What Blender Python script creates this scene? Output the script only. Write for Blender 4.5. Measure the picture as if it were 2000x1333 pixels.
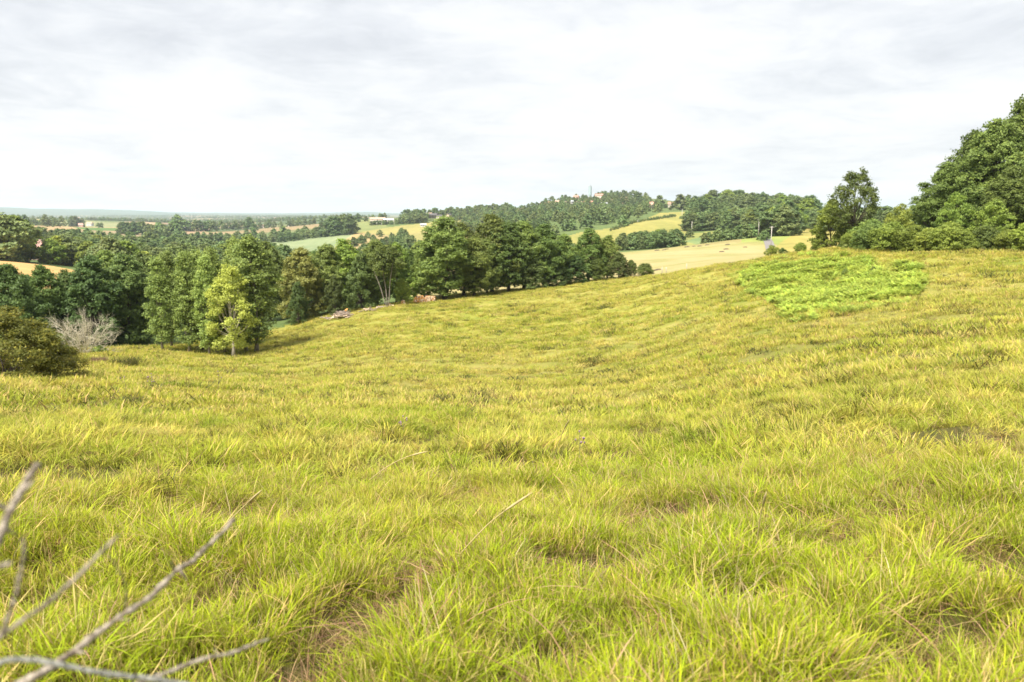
import bpy, math, random
import numpy as np
from mathutils import Vector, Matrix
R = math.radians
rng = np.random.default_rng(7)
S = bpy.context.scene
for o in list(bpy.data.objects): bpy.data.objects.remove(o)

# ------------------------------------------------------------------ camera
W0, H0, F = 2000.0, 1333.0, 1556.0           # the photograph's frame and focal length in its pixels
CX, CY, HOR = 1000.0, 666.5, 414.0
PITCH = math.atan((CY - HOR) / F)
cam_d = bpy.data.cameras.new("camera"); cam = bpy.data.objects.new("camera", cam_d)
S.collection.objects.link(cam); S.camera = cam
cam_d.sensor_width = 36; cam_d.lens = F / W0 * 36
cam_d.clip_start = 0.05; cam_d.clip_end = 60000
cam.location = (0, 0, 0); cam.rotation_euler = (R(90) - PITCH, 0, 0)
cam_d.dof.use_dof = True; cam_d.dof.focus_distance = 9.0; cam_d.dof.aperture_fstop = 2.8
EYE = 1.65                                    # the ground under the camera is at z = -EYE

# ------------------------------------------------------------------ sky and sun
SUN_AZ, SUN_EL = R(-145), R(54)               # azimuth from +y towards +x: the sun is to the left and a little behind
w = bpy.data.worlds.new("World"); S.world = w; w.use_nodes = True
nt = w.node_tree; nt.nodes.clear(); L = nt.links
def N(t, tree=None, **k):
    n = (tree or nt).nodes.new(t)
    for a, v in k.items():
        if a in n.inputs and not hasattr(n, a): n.inputs[a].default_value = v
        else: setattr(n, a, v)
    return n
out = N('ShaderNodeOutputWorld'); bg = N('ShaderNodeBackground'); bg.inputs['Strength'].default_value = 0.1
L.new(bg.outputs[0], out.inputs[0])
sky = N('ShaderNodeTexSky'); sky.sky_type = 'NISHITA'; sky.sun_disc = False
sky.sun_elevation = SUN_EL; sky.sun_rotation = SUN_AZ; sky.dust_density = 3; sky.air_density = 1.2
tc = N('ShaderNodeTexCoord'); sp = N('ShaderNodeSeparateXYZ'); L.new(tc.outputs['Generated'], sp.inputs[0])
def M(op, a, b=None, tree=None, clamp=False):
    n = (tree or nt).nodes.new('ShaderNodeMath'); n.operation = op; n.use_clamp = clamp
    lk = (tree or nt).links
    for i, x in enumerate((a, b)):
        if x is None: continue
        if isinstance(x, (int, float)): n.inputs[i].default_value = x
        else: lk.new(x, n.inputs[i])
    return n.outputs[0]
zc = M('MAXIMUM', sp.outputs[2], 0.0); den = M('ADD', zc, 0.13)
cmb = N('ShaderNodeCombineXYZ')
L.new(M('DIVIDE', sp.outputs[0], den), cmb.inputs[0]); L.new(M('DIVIDE', sp.outputs[1], den), cmb.inputs[1])
def noise(vec, scale, detail=6, rough=.55, dist=0.0, tree=None, w4=0.0):
    t = tree or nt
    n = t.nodes.new('ShaderNodeTexNoise'); n.noise_dimensions = '4D' if w4 else '3D'
    if w4: n.inputs['W'].default_value = w4
    n.inputs['Scale'].default_value = scale; n.inputs['Detail'].default_value = detail
    n.inputs['Roughness'].default_value = rough; n.inputs['Distortion'].default_value = dist
    if vec is not None: t.links.new(vec, n.inputs['Vector'])
    return n.outputs[0]
def ramp(fac, stops, tree=None, interp='LINEAR'):
    t = tree or nt
    n = t.nodes.new('ShaderNodeValToRGB'); cr = n.color_ramp; cr.interpolation = interp
    while len(cr.elements) < len(stops): cr.elements.new(.5)
    for e, (p, c) in zip(cr.elements, stops):
        e.position = p; e.color = (c, c, c, 1) if isinstance(c, (int, float)) else (*c, 1)
    t.links.new(fac, n.inputs[0]); return n.outputs[0]
def mix(fac, a, b, tree=None, mode='MIX'):
    t = tree or nt
    n = t.nodes.new('ShaderNodeMix'); n.data_type = 'RGBA'; n.blend_type = mode
    for k, x in ((0, fac), (6, a), (7, b)):
        if isinstance(x, (int, float)): n.inputs[k].default_value = x
        elif isinstance(x, tuple): n.inputs[k].default_value = (*x, 1)
        else: t.links.new(x, n.inputs[k])
    return n.outputs[2]
big = noise(cmb.outputs[0], .62, 9, .6, .5, w4=2.7)
fine = noise(cmb.outputs[0], 2.4, 8, .62, .7, w4=6.1)
cl = M('ADD', M('MULTIPLY', big, .66), M('MULTIPLY', fine, .34))
cloud = ramp(cl, [(.40, (3.45, 3.55, 3.8)), (.465, (4.0, 4.1, 4.3)), (.515, (4.5, 4.55, 4.65)), (.60, (4.95, 4.95, 4.95))])
cloud = mix(M('MULTIPLY', M('SUBTRACT', 1.0, M('MULTIPLY', zc, 3.0), clamp=True), .25), cloud, (4.5, 4.56, 4.65))
skm = mix(.95, sky.outputs[0], cloud)
L.new(skm, bg.inputs['Color'])
sd = bpy.data.lights.new("sun", 'SUN'); sun = bpy.data.objects.new("sun", sd); S.collection.objects.link(sun)
sd.energy = 5.0; sd.angle = R(22); sd.color = (1.0, .95, .87)
sdir = Vector((math.sin(SUN_AZ) * math.cos(SUN_EL), math.cos(SUN_AZ) * math.cos(SUN_EL), math.sin(SUN_EL)))
sun.rotation_euler = sdir.to_track_quat('Z', 'Y').to_euler()
S.view_settings.view_transform = 'Standard'; S.view_settings.look = 'None'; S.view_settings.exposure = 1.12; S.view_settings.gamma = 1
S.cycles.max_bounces = 6; S.cycles.transparent_max_bounces = 8; S.cycles.diffuse_bounces = 3
S.cycles.volume_bounces = 1
S.cycles.use_denoising = True

# ------------------------------------------------------------------ pixels <-> directions
def px_az(px):                                # azimuth of a column of the photo, at horizon height
    return math.atan(((px - CX) / F) * math.cos(PITCH))
def elev_tan(az, py):                         # tangent of elevation of the photo's row py in azimuth az
    v = (CY - py) / F
    return math.cos(az) * math.tan(math.atan(v) - PITCH)
def project(x, y, z):
    cp, sp_ = math.cos(PITCH), math.sin(PITCH)
    d = y * cp - z * sp_; u = y * sp_ + z * cp
    d = np.maximum(d, 1e-6)
    return CX + F * x / d, CY - F * u / d

# ------------------------------------------------------------------ lie of the land
# surveyed points: (photo column, photo row, distance m)
SURV = [
 (0,1000,7.5),(0,870,14),(0,790,26),(0,752,40),(0,742,56),(0,705,88),(0,545,185),(0,512,300),(0,506,480),(0,474,760),(0,452,1250),(0,440,1700),(0,430,2700),
 (150,740,50),(150,690,88),(150,560,190),(150,535,290),(150,515,420),(150,482,700),
 (250,1000,7.5),(250,872,14),(250,800,26),(250,752,43),(250,715,65),(250,685,95),(250,620,150),(250,530,420),(250,478,800),(250,452,1400),(250,432,2700),
 (400,703,88),(500,1000,7.3),(500,880,13.5),(500,812,25),(500,765,42),(500,727,70),(500,690,97),(560,636,122),(560,520,400),(560,491,780),(560,474,1000),(500,452,1400),(500,434,2700),
 (700,990,7.3),(700,872,13.5),(700,805,25),(700,752,42),(700,682,80),(700,612,122),(700,560,260),(700,455,1000),(700,441,1250),(700,430,1500),(690,425,2700),
 (860,589,130),(860,520,300),(860,455,1000),(860,428,1350),(860,422,1700),
 (1000,990,7.2),(1000,902,12),(1000,840,20),(1000,785,34),(1000,715,60),(1000,645,92),(1000,574,140),(1000,540,220),(1000,500,380),(1000,455,700),(1000,432,1000),(1000,412,1450),
 (1150,555,148),(1100,462,620),(1150,430,850),(1150,388,1650),(1220,384,1600),
 (1250,985,7.0),(1250,880,15.5),(1250,800,29),(1250,700,55),(1250,600,95),(1250,547,143),(1250,530,185),(1230,493,370),(1200,476,520),(1280,440,680),(1290,405,1300),
 (1350,530,130),(1350,515,180),(1350,483,350),(1300,483,440),(1350,452,640),(1330,420,880),(1400,406,1150),
 (1500,975,7),(1500,830,15),(1500,740,30),(1500,650,50),(1500,590,70),(1500,530,97),(1490,507,118),(1495,504,150),(1500,486,320),(1500,462,440),(1480,470,350),(1500,430,700),(1500,404,1150),
 (1640,490,112),(1620,560,80),(1640,488,200),(1570,478,330),(1560,446,560),(1600,415,1100),
 (1750,950,7),(1750,800,15),(1750,700,28),(1750,600,54),(1750,510,92),(1800,490,130),(1750,470,300),
 (2000,930,7),(2000,800,14),(2000,685,28),(2000,575,58),(2000,505,90),(2000,480,130),(2000,450,300),(2000,410,1100),
]
A, T = [], []
def add_s(az, r, t): A.append((az * 2.2, math.log(r))); T.append(t)
for px, py, r in SURV:
    az = px_az(px); add_s(az, r, elev_tan(az, py) + EYE / r)
for px in (-900, -500, 0, 500, 1000, 1500, 2000, 2600, 3200):
    az = px_az(px)
    add_s(az, .6, 0.0); add_s(az, 2.4, (-.12 if px > 900 else -.16) / 2.4)
    for r, z in ((3500, -44), (5500, -46), (9000, -46), (15000, -46), (26000, -60)): add_s(az, r, (z + EYE) / r)
    if px < 0: 
        for r, z in ((20, -5.0), (50, -7.5), (100, -12), (300, -17), (700, -30), (1500, -36)): add_s(az, r, (z + EYE) / r)
    if px > 2000:
        for r, z in ((20, -3.2), (50, -4.2), (100, -4.2), (300, -8), (700, -10), (1500, -20)): add_s(az, r, (z + EYE) / r)
for px in (0, 500, 800): 
    add_s(px_az(px), 2100, (-40 + EYE) / 2100)
for px in (1000, 1250, 1500, 1800, 2000):
    add_s(px_az(px), 2300, (-30 + EYE) / 2300)
A = np.array(A); T = np.array(T)
def tps(d2): return .5 * d2 * np.log(d2 + 1e-12)
_d2 = ((A[:, None] - A[None]) ** 2).sum(-1); NSURV = len(A)
_K = np.zeros((NSURV + 3, NSURV + 3)); _K[:NSURV, :NSURV] = tps(_d2) + np.eye(NSURV) * 2e-5; _P = np.c_[np.ones(NSURV), A]; _K[:NSURV, NSURV:] = _P; _K[NSURV:, :NSURV] = _P.T
WT = np.linalg.solve(_K, np.r_[T, np.zeros(3)])

def vnoise(x, y, seed=0):                      # smooth value noise in -1..1
    xi = np.floor(x).astype(np.int64); yi = np.floor(y).astype(np.int64); fx = x - xi; fy = y - yi
    fx = fx * fx * (3 - 2 * fx); fy = fy * fy * (3 - 2 * fy)
    def h(a, b):
        v = (a * 374761393 + b * 668265263 + seed * 974634777) & 0x7fffffff
        v = ((v ^ (v >> 13)) * 1274126177) & 0x7fffffff
        return ((v ^ (v >> 16)) & 0xffff) / 32767.5 - 1
    a = h(xi, yi); b = h(xi + 1, yi); c = h(xi, yi + 1); d = h(xi + 1, yi + 1)
    return (a * (1 - fx) + b * fx) * (1 - fy) + (c * (1 - fx) + d * fx) * fy
HOLLOWS = []                                   # (x, y, radius, depth) sunken thatch patches and tall tussocks
def lumps(x, y):                               # tussocks (high) and sunken thatch (low)
    a = vnoise(x / .42 + 1.3 * vnoise(x / 3, y / 3, 41), y / .42, 42); b = vnoise(x / 1.7, y / 1.7, 43); v = .55 * a + .42 * b
    for hx, hy, hr, hd in HOLLOWS: v = v + hd * np.exp(-((x - hx) ** 2 + (y - hy) ** 2) / hr ** 2)
    return v
def sstep(a, b, x):
    t = np.clip((x - a) / (b - a), 0, 1); return t * t * (3 - 2 * t)
def ground(x, y, micro=True):
    x = np.atleast_1d(np.asarray(x, float)); y = np.atleast_1d(np.asarray(y, float))
    r = np.maximum(np.hypot(x, y), .3); az = np.arctan2(x, y)
    res = np.zeros_like(r); flat = res.ravel(); rr = r.ravel(); aa = az.ravel()
    for s in range(0, rr.size, 200000):
        q = slice(s, s + 200000); a = aa[q]
        fold = np.abs(a); ae = np.clip(a, -.75, .75)
        def ev(av):
            P = np.c_[av * 2.2, np.log(np.clip(rr[q], .6, 26000))]
            v = WT[NSURV] + P @ WT[NSURV + 1:]
            for i in range(NSURV): v = v + WT[i] * tps((P[:, 0] - A[i, 0]) ** 2 + (P[:, 1] - A[i, 1]) ** 2)
            return v
        t = ev(ae)
        if (fold > 1.0).any():
            k = sstep(1.0, 3.1, fold); t = t * (1 - k) + k * .5 * (ev(ae) + ev(-ae))
        flat[q] = t * rr[q] - EYE
    z = flat.reshape(r.shape)
    # gentle waves of the meadow and the plain, far blue ridge
    m = sstep(4, 15, r) * (1 - sstep(150, 260, r))
    z = z + m * (.16 * vnoise(x / 6.5, y / 6.5, 1) + .10 * vnoise(x / 2.7, y / 2.7, 2))
    if micro:
        nz = r < 40
        if nz.any(): z[nz] = z[nz] + (.07 * (1 - sstep(18, 40, r[nz])) * sstep(1.2, 3.5, r[nz])) * np.clip(lumps(x[nz], y[nz]), -1.2, .9)
        k = 1 - sstep(60, 130, r)
        z = z + sstep(8, 18, r) * (1 - sstep(110, 150, r)) * (.10 * vnoise(x / 1.1, y / 1.1, 47) + .06 * vnoise(x / 1.7, y / 1.7, 46))
        z = z + k * (.055 * vnoise(x / .8, y / .8, 3) + .03 * vnoise(x / .35, y / .35, 4))
    far = sstep(1500, 3500, r)
    z = z + far * (7 * vnoise(x / 900, y / 700, 5) + 4 * vnoise(x / 380, y / 300, 6))
    apx = CX + F * np.tan(np.clip(az, -1, 1)) / math.cos(PITCH)
    prof = np.interp(apx, [-600, 0, 60, 100, 180, 260, 330, 400, 500, 620, 690, 720, 790, 900, 1400, 2600],
                     [92, 100, 92, 96, 84, 62, 36, 22, 20, 24, 30, 28, 12, 10, 12, 30])
    z = z + sstep(9000, 14000, r) * (prof + 9 * vnoise(az * 40, r * 0, 9)) 
    z = z - sstep(16000, 30000, r) * 150
    return z
def gz(x, y): return float(ground(x, y, False)[0])
def at(px, r):                                # world point on the ground in photo column px at distance r
    # column is taken at the row where that ground shows
    az = px_az(px)
    for _ in range(4):
        x, y = r * math.sin(az), r * math.cos(az); z = gz(x, y)
        u, v = project(x, y, z); az += (px - float(u)) / F * math.cos(az) ** 2
    x, y = r * math.sin(az), r * math.cos(az)
    return x, y, gz(x, y)

for px_, py_, hr_, hd_ in ((700, 1200, .26, -1.3), (1110, 1130, .28, -1.2), (345, 1015, .32, -1.3), (230, 1250, .2, -.9), (455, 1050, .22, -1.2), (1590, 1085, .30, -1.3), (190, 945, .5, -1.0), (1985, 1120, .3, -1.4),
                          (1860, 1260, .22, -1.1), (60, 1200, .25, -1.1), (1180, 900, .7, -.9), (760, 880, .8, -.6), (1820, 850, .8, -.6), (640, 1085, .35, .5), (1400, 1150, .3, .3), (1660, 1180, .3, .35), (350, 960, .35, .4), (1300, 1010, .35, -.7), (900, 1010, .3, -.6), (1480, 1230, .25, -.9), (540, 920, .5, -.6)):
    rs_ = np.exp(np.linspace(.3, 3.6, 260)); az_ = px_az(px_)
    for _ in range(4):
        zz_ = ground(rs_ * math.sin(az_), rs_ * math.cos(az_), False); u_, v_ = project(rs_ * math.sin(az_), rs_ * math.cos(az_), zz_); k_ = int(np.argmax(v_ <= py_)); az_ += (px_ - u_[k_]) / F
    HOLLOWS.append((rs_[k_] * math.sin(az_), rs_[k_] * math.cos(az_), hr_ * (1 if rs_[k_] < 9 else 1.0), hd_))

# ------------------------------------------------------------------ mesh helpers
def link(o, parent=None):
    S.collection.objects.link(o)
    if parent is not None: o.parent = parent
    return o
def mesh(name, verts, faces, mats, fmat=None, attrs=None, smooth=False):
    """verts (n,3); faces: (m,4)/(m,3) array or a list of arrays; attrs: {name: per-face floats}"""
    me = bpy.data.meshes.new(name); verts = np.asarray(verts, np.float32)
    fl = faces if isinstance(faces, list) else [faces]
    fl = [np.asarray(f, np.int32) for f in fl if len(f)]
    loops = np.concatenate([f.ravel() for f in fl]); cnt = np.concatenate([np.full(len(f), f.shape[1], np.int32) for f in fl])
    me.vertices.add(len(verts)); me.vertices.foreach_set('co', verts.ravel())
    me.loops.add(len(loops)); me.loops.foreach_set('vertex_index', loops)
    me.polygons.add(len(cnt)); me.polygons.foreach_set('loop_start', np.r_[0, np.cumsum(cnt)[:-1]].astype(np.int32))
    for m in (mats if isinstance(mats, (list, tuple)) else [mats]): me.materials.append(m)
    if fmat is not None: me.polygons.foreach_set('material_index', np.asarray(fmat, np.int32))
    me.polygons.foreach_set('use_smooth', np.full(len(cnt), smooth))
    for k, v in (attrs or {}).items():
        a = me.attributes.new(k, 'FLOAT', 'FACE'); a.data.foreach_set('value', np.asarray(v, np.float32))
    me.update(calc_edges=True); me.validate()
    return me
def tag(o, label=None, cat=None, group=None, kind=None):
    if label: o['label'] = label
    if cat: o['category'] = cat
    if group: o['group'] = group
    if kind: o['kind'] = kind
    return o
class B:                                       # collects simple solids into one mesh
    def __init__(s): s.v = []; s.q = []; s.t = []; s.n = 0; s.mi = []; s.ti = []
    def add(s, v, q=(), t=(), m=0):
        v = np.asarray(v, float).reshape(-1, 3)
        s.v.append(v)
        for f in q: s.q.append([i + s.n for i in f]); s.mi.append(m)
        for f in t: s.t.append([i + s.n for i in f]); s.ti.append(m)
        s.n += len(v); return s
    def box(s, a, b, m=0):
        x0, y0, z0 = a; x1, y1, z1 = b
        return s.add([(x0,y0,z0),(x1,y0,z0),(x1,y1,z0),(x0,y1,z0),(x0,y0,z1),(x1,y0,z1),(x1,y1,z1),(x0,y1,z1)],
              [(0,3,2,1),(4,5,6,7),(0,1,5,4),(1,2,6,5),(2,3,7,6),(3,0,4,7)], m=m)
    def tube(s, pts, rad, k=6, m=0, cap=True):
        pts = np.asarray(pts, float); n = len(pts); rad = np.broadcast_to(np.asarray(rad, float), (n,))
        d = np.gradient(pts, axis=0); d /= np.linalg.norm(d, axis=1)[:, None] + 1e-9
        ref = np.array([0.31, .17, .93]) if abs(d[0] @ np.array([0.31, .17, .93])) < .9 else np.array([1., .1, 0])
        a = np.cross(d, ref); a /= np.linalg.norm(a, axis=1)[:, None] + 1e-9; b = np.cross(d, a)
        th = np.arange(k) * 2 * math.pi / k
        v = pts[:, None] + rad[:, None, None] * (a[:, None] * np.cos(th)[None, :, None] + b[:, None] * np.sin(th)[None, :, None])
        q = [(i*k+j, i*k+(j+1)%k, (i+1)*k+(j+1)%k, (i+1)*k+j) for i in range(n-1) for j in range(k)]
        v = v.reshape(-1, 3); t = []
        if cap:
            v = np.r_[v, pts[:1], pts[-1:]]
            t = [(n*k, (j+1) % k, j) for j in range(k)] + [(n*k+1, (n-1)*k+j, (n-1)*k+(j+1) % k) for j in range(k)]
        return s.add(v, q, t, m)
    def mesh(s, name, mats, smooth=False):
        return mesh(name, np.concatenate(s.v), [np.array(s.q).reshape(-1, 4), np.array(s.t).reshape(-1, 3)], mats, s.mi + s.ti, smooth=smooth)
    def obj(s, name, mats, parent=None, smooth=False, loc=None, rz=0):
        o = link(bpy.data.objects.new(name, s.mesh(name, mats, smooth)), parent)
        if loc is not None: o.location = loc
        o.rotation_euler.z = rz; return o

# ------------------------------------------------------------------ materials
def material(name):
    m = bpy.data.materials.new(name); m.use_nodes = True; t = m.node_tree; t.nodes.clear()
    o = t.nodes.new('ShaderNodeOutputMaterial'); return m, t, o
def attr(t, name, out='Fac'):
    n = t.nodes.new('ShaderNodeAttribute'); n.attribute_name = name; return n.outputs[out]
def position(t):
    return t.nodes.new('ShaderNodeNewGeometry').outputs['Position']
def objrand(t): return t.nodes.new('ShaderNodeObjectInfo').outputs['Random']
def leafshade(t, o, col, trans=.35, rough=.55, spec=.25, tcol=None):
    p = t.nodes.new('ShaderNodeBsdfPrincipled'); p.inputs['Roughness'].default_value = rough; p.inputs['Specular IOR Level'].default_value = spec
    tr = t.nodes.new('ShaderNodeBsdfTranslucent'); mx = t.nodes.new('ShaderNodeMixShader'); mx.inputs[0].default_value = trans
    t.links.new(col, p.inputs['Base Color']); t.links.new(tcol or col, tr.inputs['Color'])
    t.links.new(p.outputs[0], mx.inputs[1]); t.links.new(tr.outputs[0], mx.inputs[2]); t.links.new(mx.outputs[0], o.inputs[0])
def sc(c, k): return tuple(min(1, x * k) for x in c)
def leaf_mat(name, c, var=.45, warm=None, trans=.42, hv=.04):
    m, t, o = material(name)
    r = attr(t, 'rnd'); warm = warm or (c[0] * 1.7, c[1] * 1.45, c[2] * 1.1)
    a = ramp(r, [(0, sc(c, 1 - var)), (.55, c), (1, warm)], t)
    n = noise(position(t), .35, 3, .6, tree=t)
    a = mix(ramp(n, [(.38, 0.0), (.62, .45)], t), a, sc((c[0]*1.18, c[1]*1.12, c[2]), 1.05), t)
    hs = t.nodes.new('ShaderNodeHueSaturation'); t.links.new(a, hs.inputs['Color'])
    orr = objrand(t); t2 = attr(t, 'tree'); rr = M('FRACT', M('ADD', orr, t2, t), None, t)
    t.links.new(M('ADD', M('MULTIPLY', rr, hv, t), .495 - hv / 2, t), hs.inputs['Hue'])
    t.links.new(M('ADD', M('MULTIPLY', M('FRACT', M('MULTIPLY', rr, 7.3, t), None, t), .55, t), .72, t), hs.inputs['Value'])
    leafshade(t, o, hs.outputs[0], trans)
    return m
def plain_mat(name, c, c2=None, scale=3.0, rough=.85, bump=.0, spec=.2, stretch=None):
    m, t, o = material(name)
    tcn = t.nodes.new('ShaderNodeTexCoord').outputs['Object']
    if stretch:
        mp = t.nodes.new('ShaderNodeMapping'); mp.inputs['Scale'].default_value = stretch; t.links.new(tcn, mp.inputs[0]); tcn = mp.outputs[0]
    n = noise(tcn, scale, 5, .6, tree=t)
    col = ramp(n, [(.35, c), (.65, c2 or sc(c, .7))], t)
    p = t.nodes.new('ShaderNodeBsdfPrincipled'); p.inputs['Roughness'].default_value = rough; p.inputs['Specular IOR Level'].default_value = spec
    t.links.new(col, p.inputs['Base Color'])
    if bump:
        b = t.nodes.new('ShaderNodeBump'); b.inputs['Strength'].default_value = bump; b.inputs['Distance'].default_value = .05
        t.links.new(n, b.inputs['Height']); t.links.new(b.outputs[0], p.inputs['Normal'])
    t.links.new(p.outputs[0], o.inputs[0]); return m

OAK = leaf_mat('oak_leaves', (.155, .22, .056))
DARK = leaf_mat('dark_leaves', (.115, .172, .052))
LIGHT = leaf_mat('light_leaves', (.21, .285, .055))
OLIVE = leaf_mat('olive_leaves', (.30, .33, .09), hv=.01)
POP = leaf_mat('poplar_leaves', (.235, .32, .085), var=.4, hv=.01)
YEL = leaf_mat('yellow_leaves', (.48, .56, .11), var=.35, warm=(.62, .68, .20), hv=.004)
BROOM = leaf_mat('broom_leaves', (.14, .155, .028), warm=(.38, .33, .05))
FARL = leaf_mat('far_leaves', (.14, .20, .072), var=.5, trans=.3, hv=.05)
FERN = leaf_mat('fern_leaves', (.36, .47, .07), var=.6, warm=(.56, .63, .13), trans=.4)
BARK = plain_mat('bark', (.10, .08, .06), (.05, .042, .034), 6, stretch=(1, 1, .25))
PALEBARK = plain_mat('pale_bark', (.42, .37, .30), (.22, .19, .15), 5, stretch=(1, 1, .3))
GREYBARK = plain_mat('grey_bark', (.24, .21, .17), (.12, .10, .08), 5, stretch=(1, 1, .3))
DEADWOOD = plain_mat('dead_wood', (.54, .49, .37), (.36, .32, .23), 4)

# ------------------------------------------------------------------ terrain
def inpoly(u, v, poly):
    c = np.zeros(u.shape, bool); n = len(poly)
    for i in range(n):
        x0, y0 = poly[i]; x1, y1 = poly[(i + 1) % n]
        if y0 == y1: continue
        c ^= ((y0 > v) != (y1 > v)) & (u < (x1 - x0) * (v - y0) / (y1 - y0) + x0)
    return c
RC = ([-900, 0, 150, 250, 400, 560, 700, 860, 1000, 1150, 1250, 1350, 1430, 1500, 1640, 1750, 2000, 2900],
      [95, 96, 97, 100, 112, 124, 126, 140, 152, 158, 152, 132, 123, 121, 120, 110, 105, 105])
def terrain():
    az = np.r_[np.radians(np.arange(-180, -40, 2.)), np.radians(np.arange(-40, 40, .062)), np.radians(np.arange(40, 181, 2.))]
    az[0] = -math.pi; az[-1] = math.pi
    rr = [.25]
    while rr[-1] < 30000: rr.append(rr[-1] * (1.04 if rr[-1] < 3 else 1.0135))
    rr = np.array(rr); nr, na = len(rr), len(az)
    Rg, Ag = np.meshgrid(rr, az, indexing='ij'); X = Rg * np.sin(Ag); Y = Rg * np.cos(Ag)
    Z = ground(X, Y); U, V = project(X, Y, Z)
    apx = np.where(np.abs(Ag) < 1.4, CX + F * np.tan(np.clip(Ag, -1.4, 1.4)) / math.cos(PITCH), np.where(Ag < 0, -900, 2900))
    col = np.zeros(X.shape + (3,), np.float32); col[:] = (.095, .135, .045)
    # patchwork of the plain: every cell of a jittered grid is a field or a wood
    sx, sy = X + 60 * vnoise(X / 300, Y / 300, 11), Y + 60 * vnoise(X / 300, Y / 300, 12)
    cell = (np.floor(sx / 260) * 7 + np.floor(sy / 330 + .37 * np.floor(sx / 260)) * 13).astype(np.int64)
    h = ((cell * 2654435761) >> 7) % 97
    pal = np.array([(.46, .36, .19), (.30, .32, .13), (.36, .33, .15), (.20, .27, .09), (.50, .42, .24), (.09, .12, .04), (.28, .30, .13), (.40, .30, .18)])
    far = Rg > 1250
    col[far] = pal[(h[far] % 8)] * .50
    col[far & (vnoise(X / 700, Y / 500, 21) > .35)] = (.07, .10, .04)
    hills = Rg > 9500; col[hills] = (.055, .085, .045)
    rcr = np.interp(apx, *RC)
    behind = (Rg > rcr) & (Rg <= 1250) & (apx < 1150)
    col[(Rg > rcr) & (Rg < 380) & (apx > 780) & (apx < 1520)] = (.26, .225, .095)
    col[(Rg > 120) & (Rg < 620) & (apx > 1450) & (apx < 1700)] = (.22, .26, .07)
    FIELDS = [
     ([(-400, 480), (0, 509), (75, 515), (165, 532), (170, 575), (-400, 590)], 165, 330, (.66, .43, .17)),
     ([(330, 474), (500, 467), (694, 456), (672, 470), (655, 482), (640, 505), (500, 500), (400, 480)], 600, 1300, (.30, .37, .19)),
     ([(694, 456), (760, 448), (760, 470), (700, 500), (640, 508), (655, 482), (672, 470)], 500, 1300, (.47, .37, .17)),
     ([(690, 440), (740, 446), (830, 436), (900, 428), (1010, 420), (1010, 436), (800, 478), (760, 460), (720, 456), (694, 456)], 700, 1450, (.42, .39, .13)),
     ([(694, 425), (740, 430), (760, 445), (694, 455)], 900, 1600, (.29, .33, .12)),
     ([(800, 455), (960, 440), (960, 470), (800, 500)], 300, 1100, (.42, .38, .14)),
     ([(0, 428), (110, 424), (112, 442), (0, 446)], 1300, 3000, (.40, .36, .17)),
     ([(55, 441), (140, 441), (250, 444), (140, 460), (75, 460)], 1050, 2500, (.50, .37, .19)),
     ([(103, 427), (235, 436), (235, 445), (140, 443), (112, 441)], 1300, 3500, (.33, .35, .16)),
     ([(138, 444), (232, 446), (232, 452), (170, 450)], 1200, 2200, (.13, .23, .06)),
     ([(140, 450), (275, 452), (275, 470), (240, 470), (150, 459)], 800, 1800, (.40, .32, .18)),
     ([(338, 446), (412, 446), (405, 452), (375, 459), (350, 457)], 1000, 2200, (.44, .31, .19)),
     ([(232, 434), (302, 431), (302, 440), (245, 442)], 1400, 3500, (.50, .38, .22)),
     ([(420, 436), (500, 434), (500, 444), (420, 446)], 1300, 3500, (.46, .36, .2)),
     ([(1085, 470), (1130, 455), (1200, 445), (1250, 432), (1290, 416), (1345, 414), (1342, 440), (1346, 456), (1320, 472), (1230, 480), (1200, 495), (1085, 490)], 400, 1100, (.41, .39, .115)),
     ([(1342, 458), (1400, 451), (1470, 442), (1475, 446), (1440, 452), (1370, 478), (1320, 484)], 380, 900, (.35, .37, .11)),
     ([(1335, 472), (1440, 446), (1470, 446), (1470, 458), (1370, 480)], 380, 900, (.24, .33, .13)),
     ([(1512, 495), (1514, 484), (1530, 470), (1545, 462), (1560, 452), (1600, 438), (1640, 440), (1640, 495)], 125, 700, (.46, .41, .12)),
     ([(1460, 446), (1475, 446), (1500, 470), (1480, 480), (1470, 470)], 380, 700, (.45, .33, .19)),
    ]
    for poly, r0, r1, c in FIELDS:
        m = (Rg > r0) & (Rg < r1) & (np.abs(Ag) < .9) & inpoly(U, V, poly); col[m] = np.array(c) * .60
    idx = (np.arange(nr - 1)[:, None] * na + np.arange(na - 1)[None]).ravel()
    fa = np.stack([idx, idx + na, idx + na + 1, idx + 1], 1)[:, ::-1]
    rc = Rg[:-1, :-1].ravel(); ap = apx[:-1, :-1].ravel()
    reg = np.where(rc <= rcr[:-1, :-1].ravel(), 0, 2)
    reg[(reg == 2) & (rc < np.interp(ap, [780, 1230, 1350, 1480, 1520], [330, 375, 352, 342, 335])) & (ap > 780) & (ap < 1520)] = 1
    verts = np.stack([X, Y, Z], -1).reshape(-1, 3); cf = col.reshape(-1, 3)
    for k, (nm, mt) in enumerate((('meadow', MEADOW), ('pasture', PASTURE), ('countryside', LAND))):
        f = fa[reg == k]; used, inv = np.unique(f, return_inverse=True)
        me = mesh(nm, verts[used], inv.reshape(f.shape), mt, smooth=True)
        a = me.color_attributes.new('col', 'FLOAT_COLOR', 'POINT')
        a.data.foreach_set('color', np.c_[cf[used], np.ones(len(used))].astype(np.float32).ravel())
        tag(link(bpy.data.objects.new(nm, me)), kind='structure')

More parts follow.
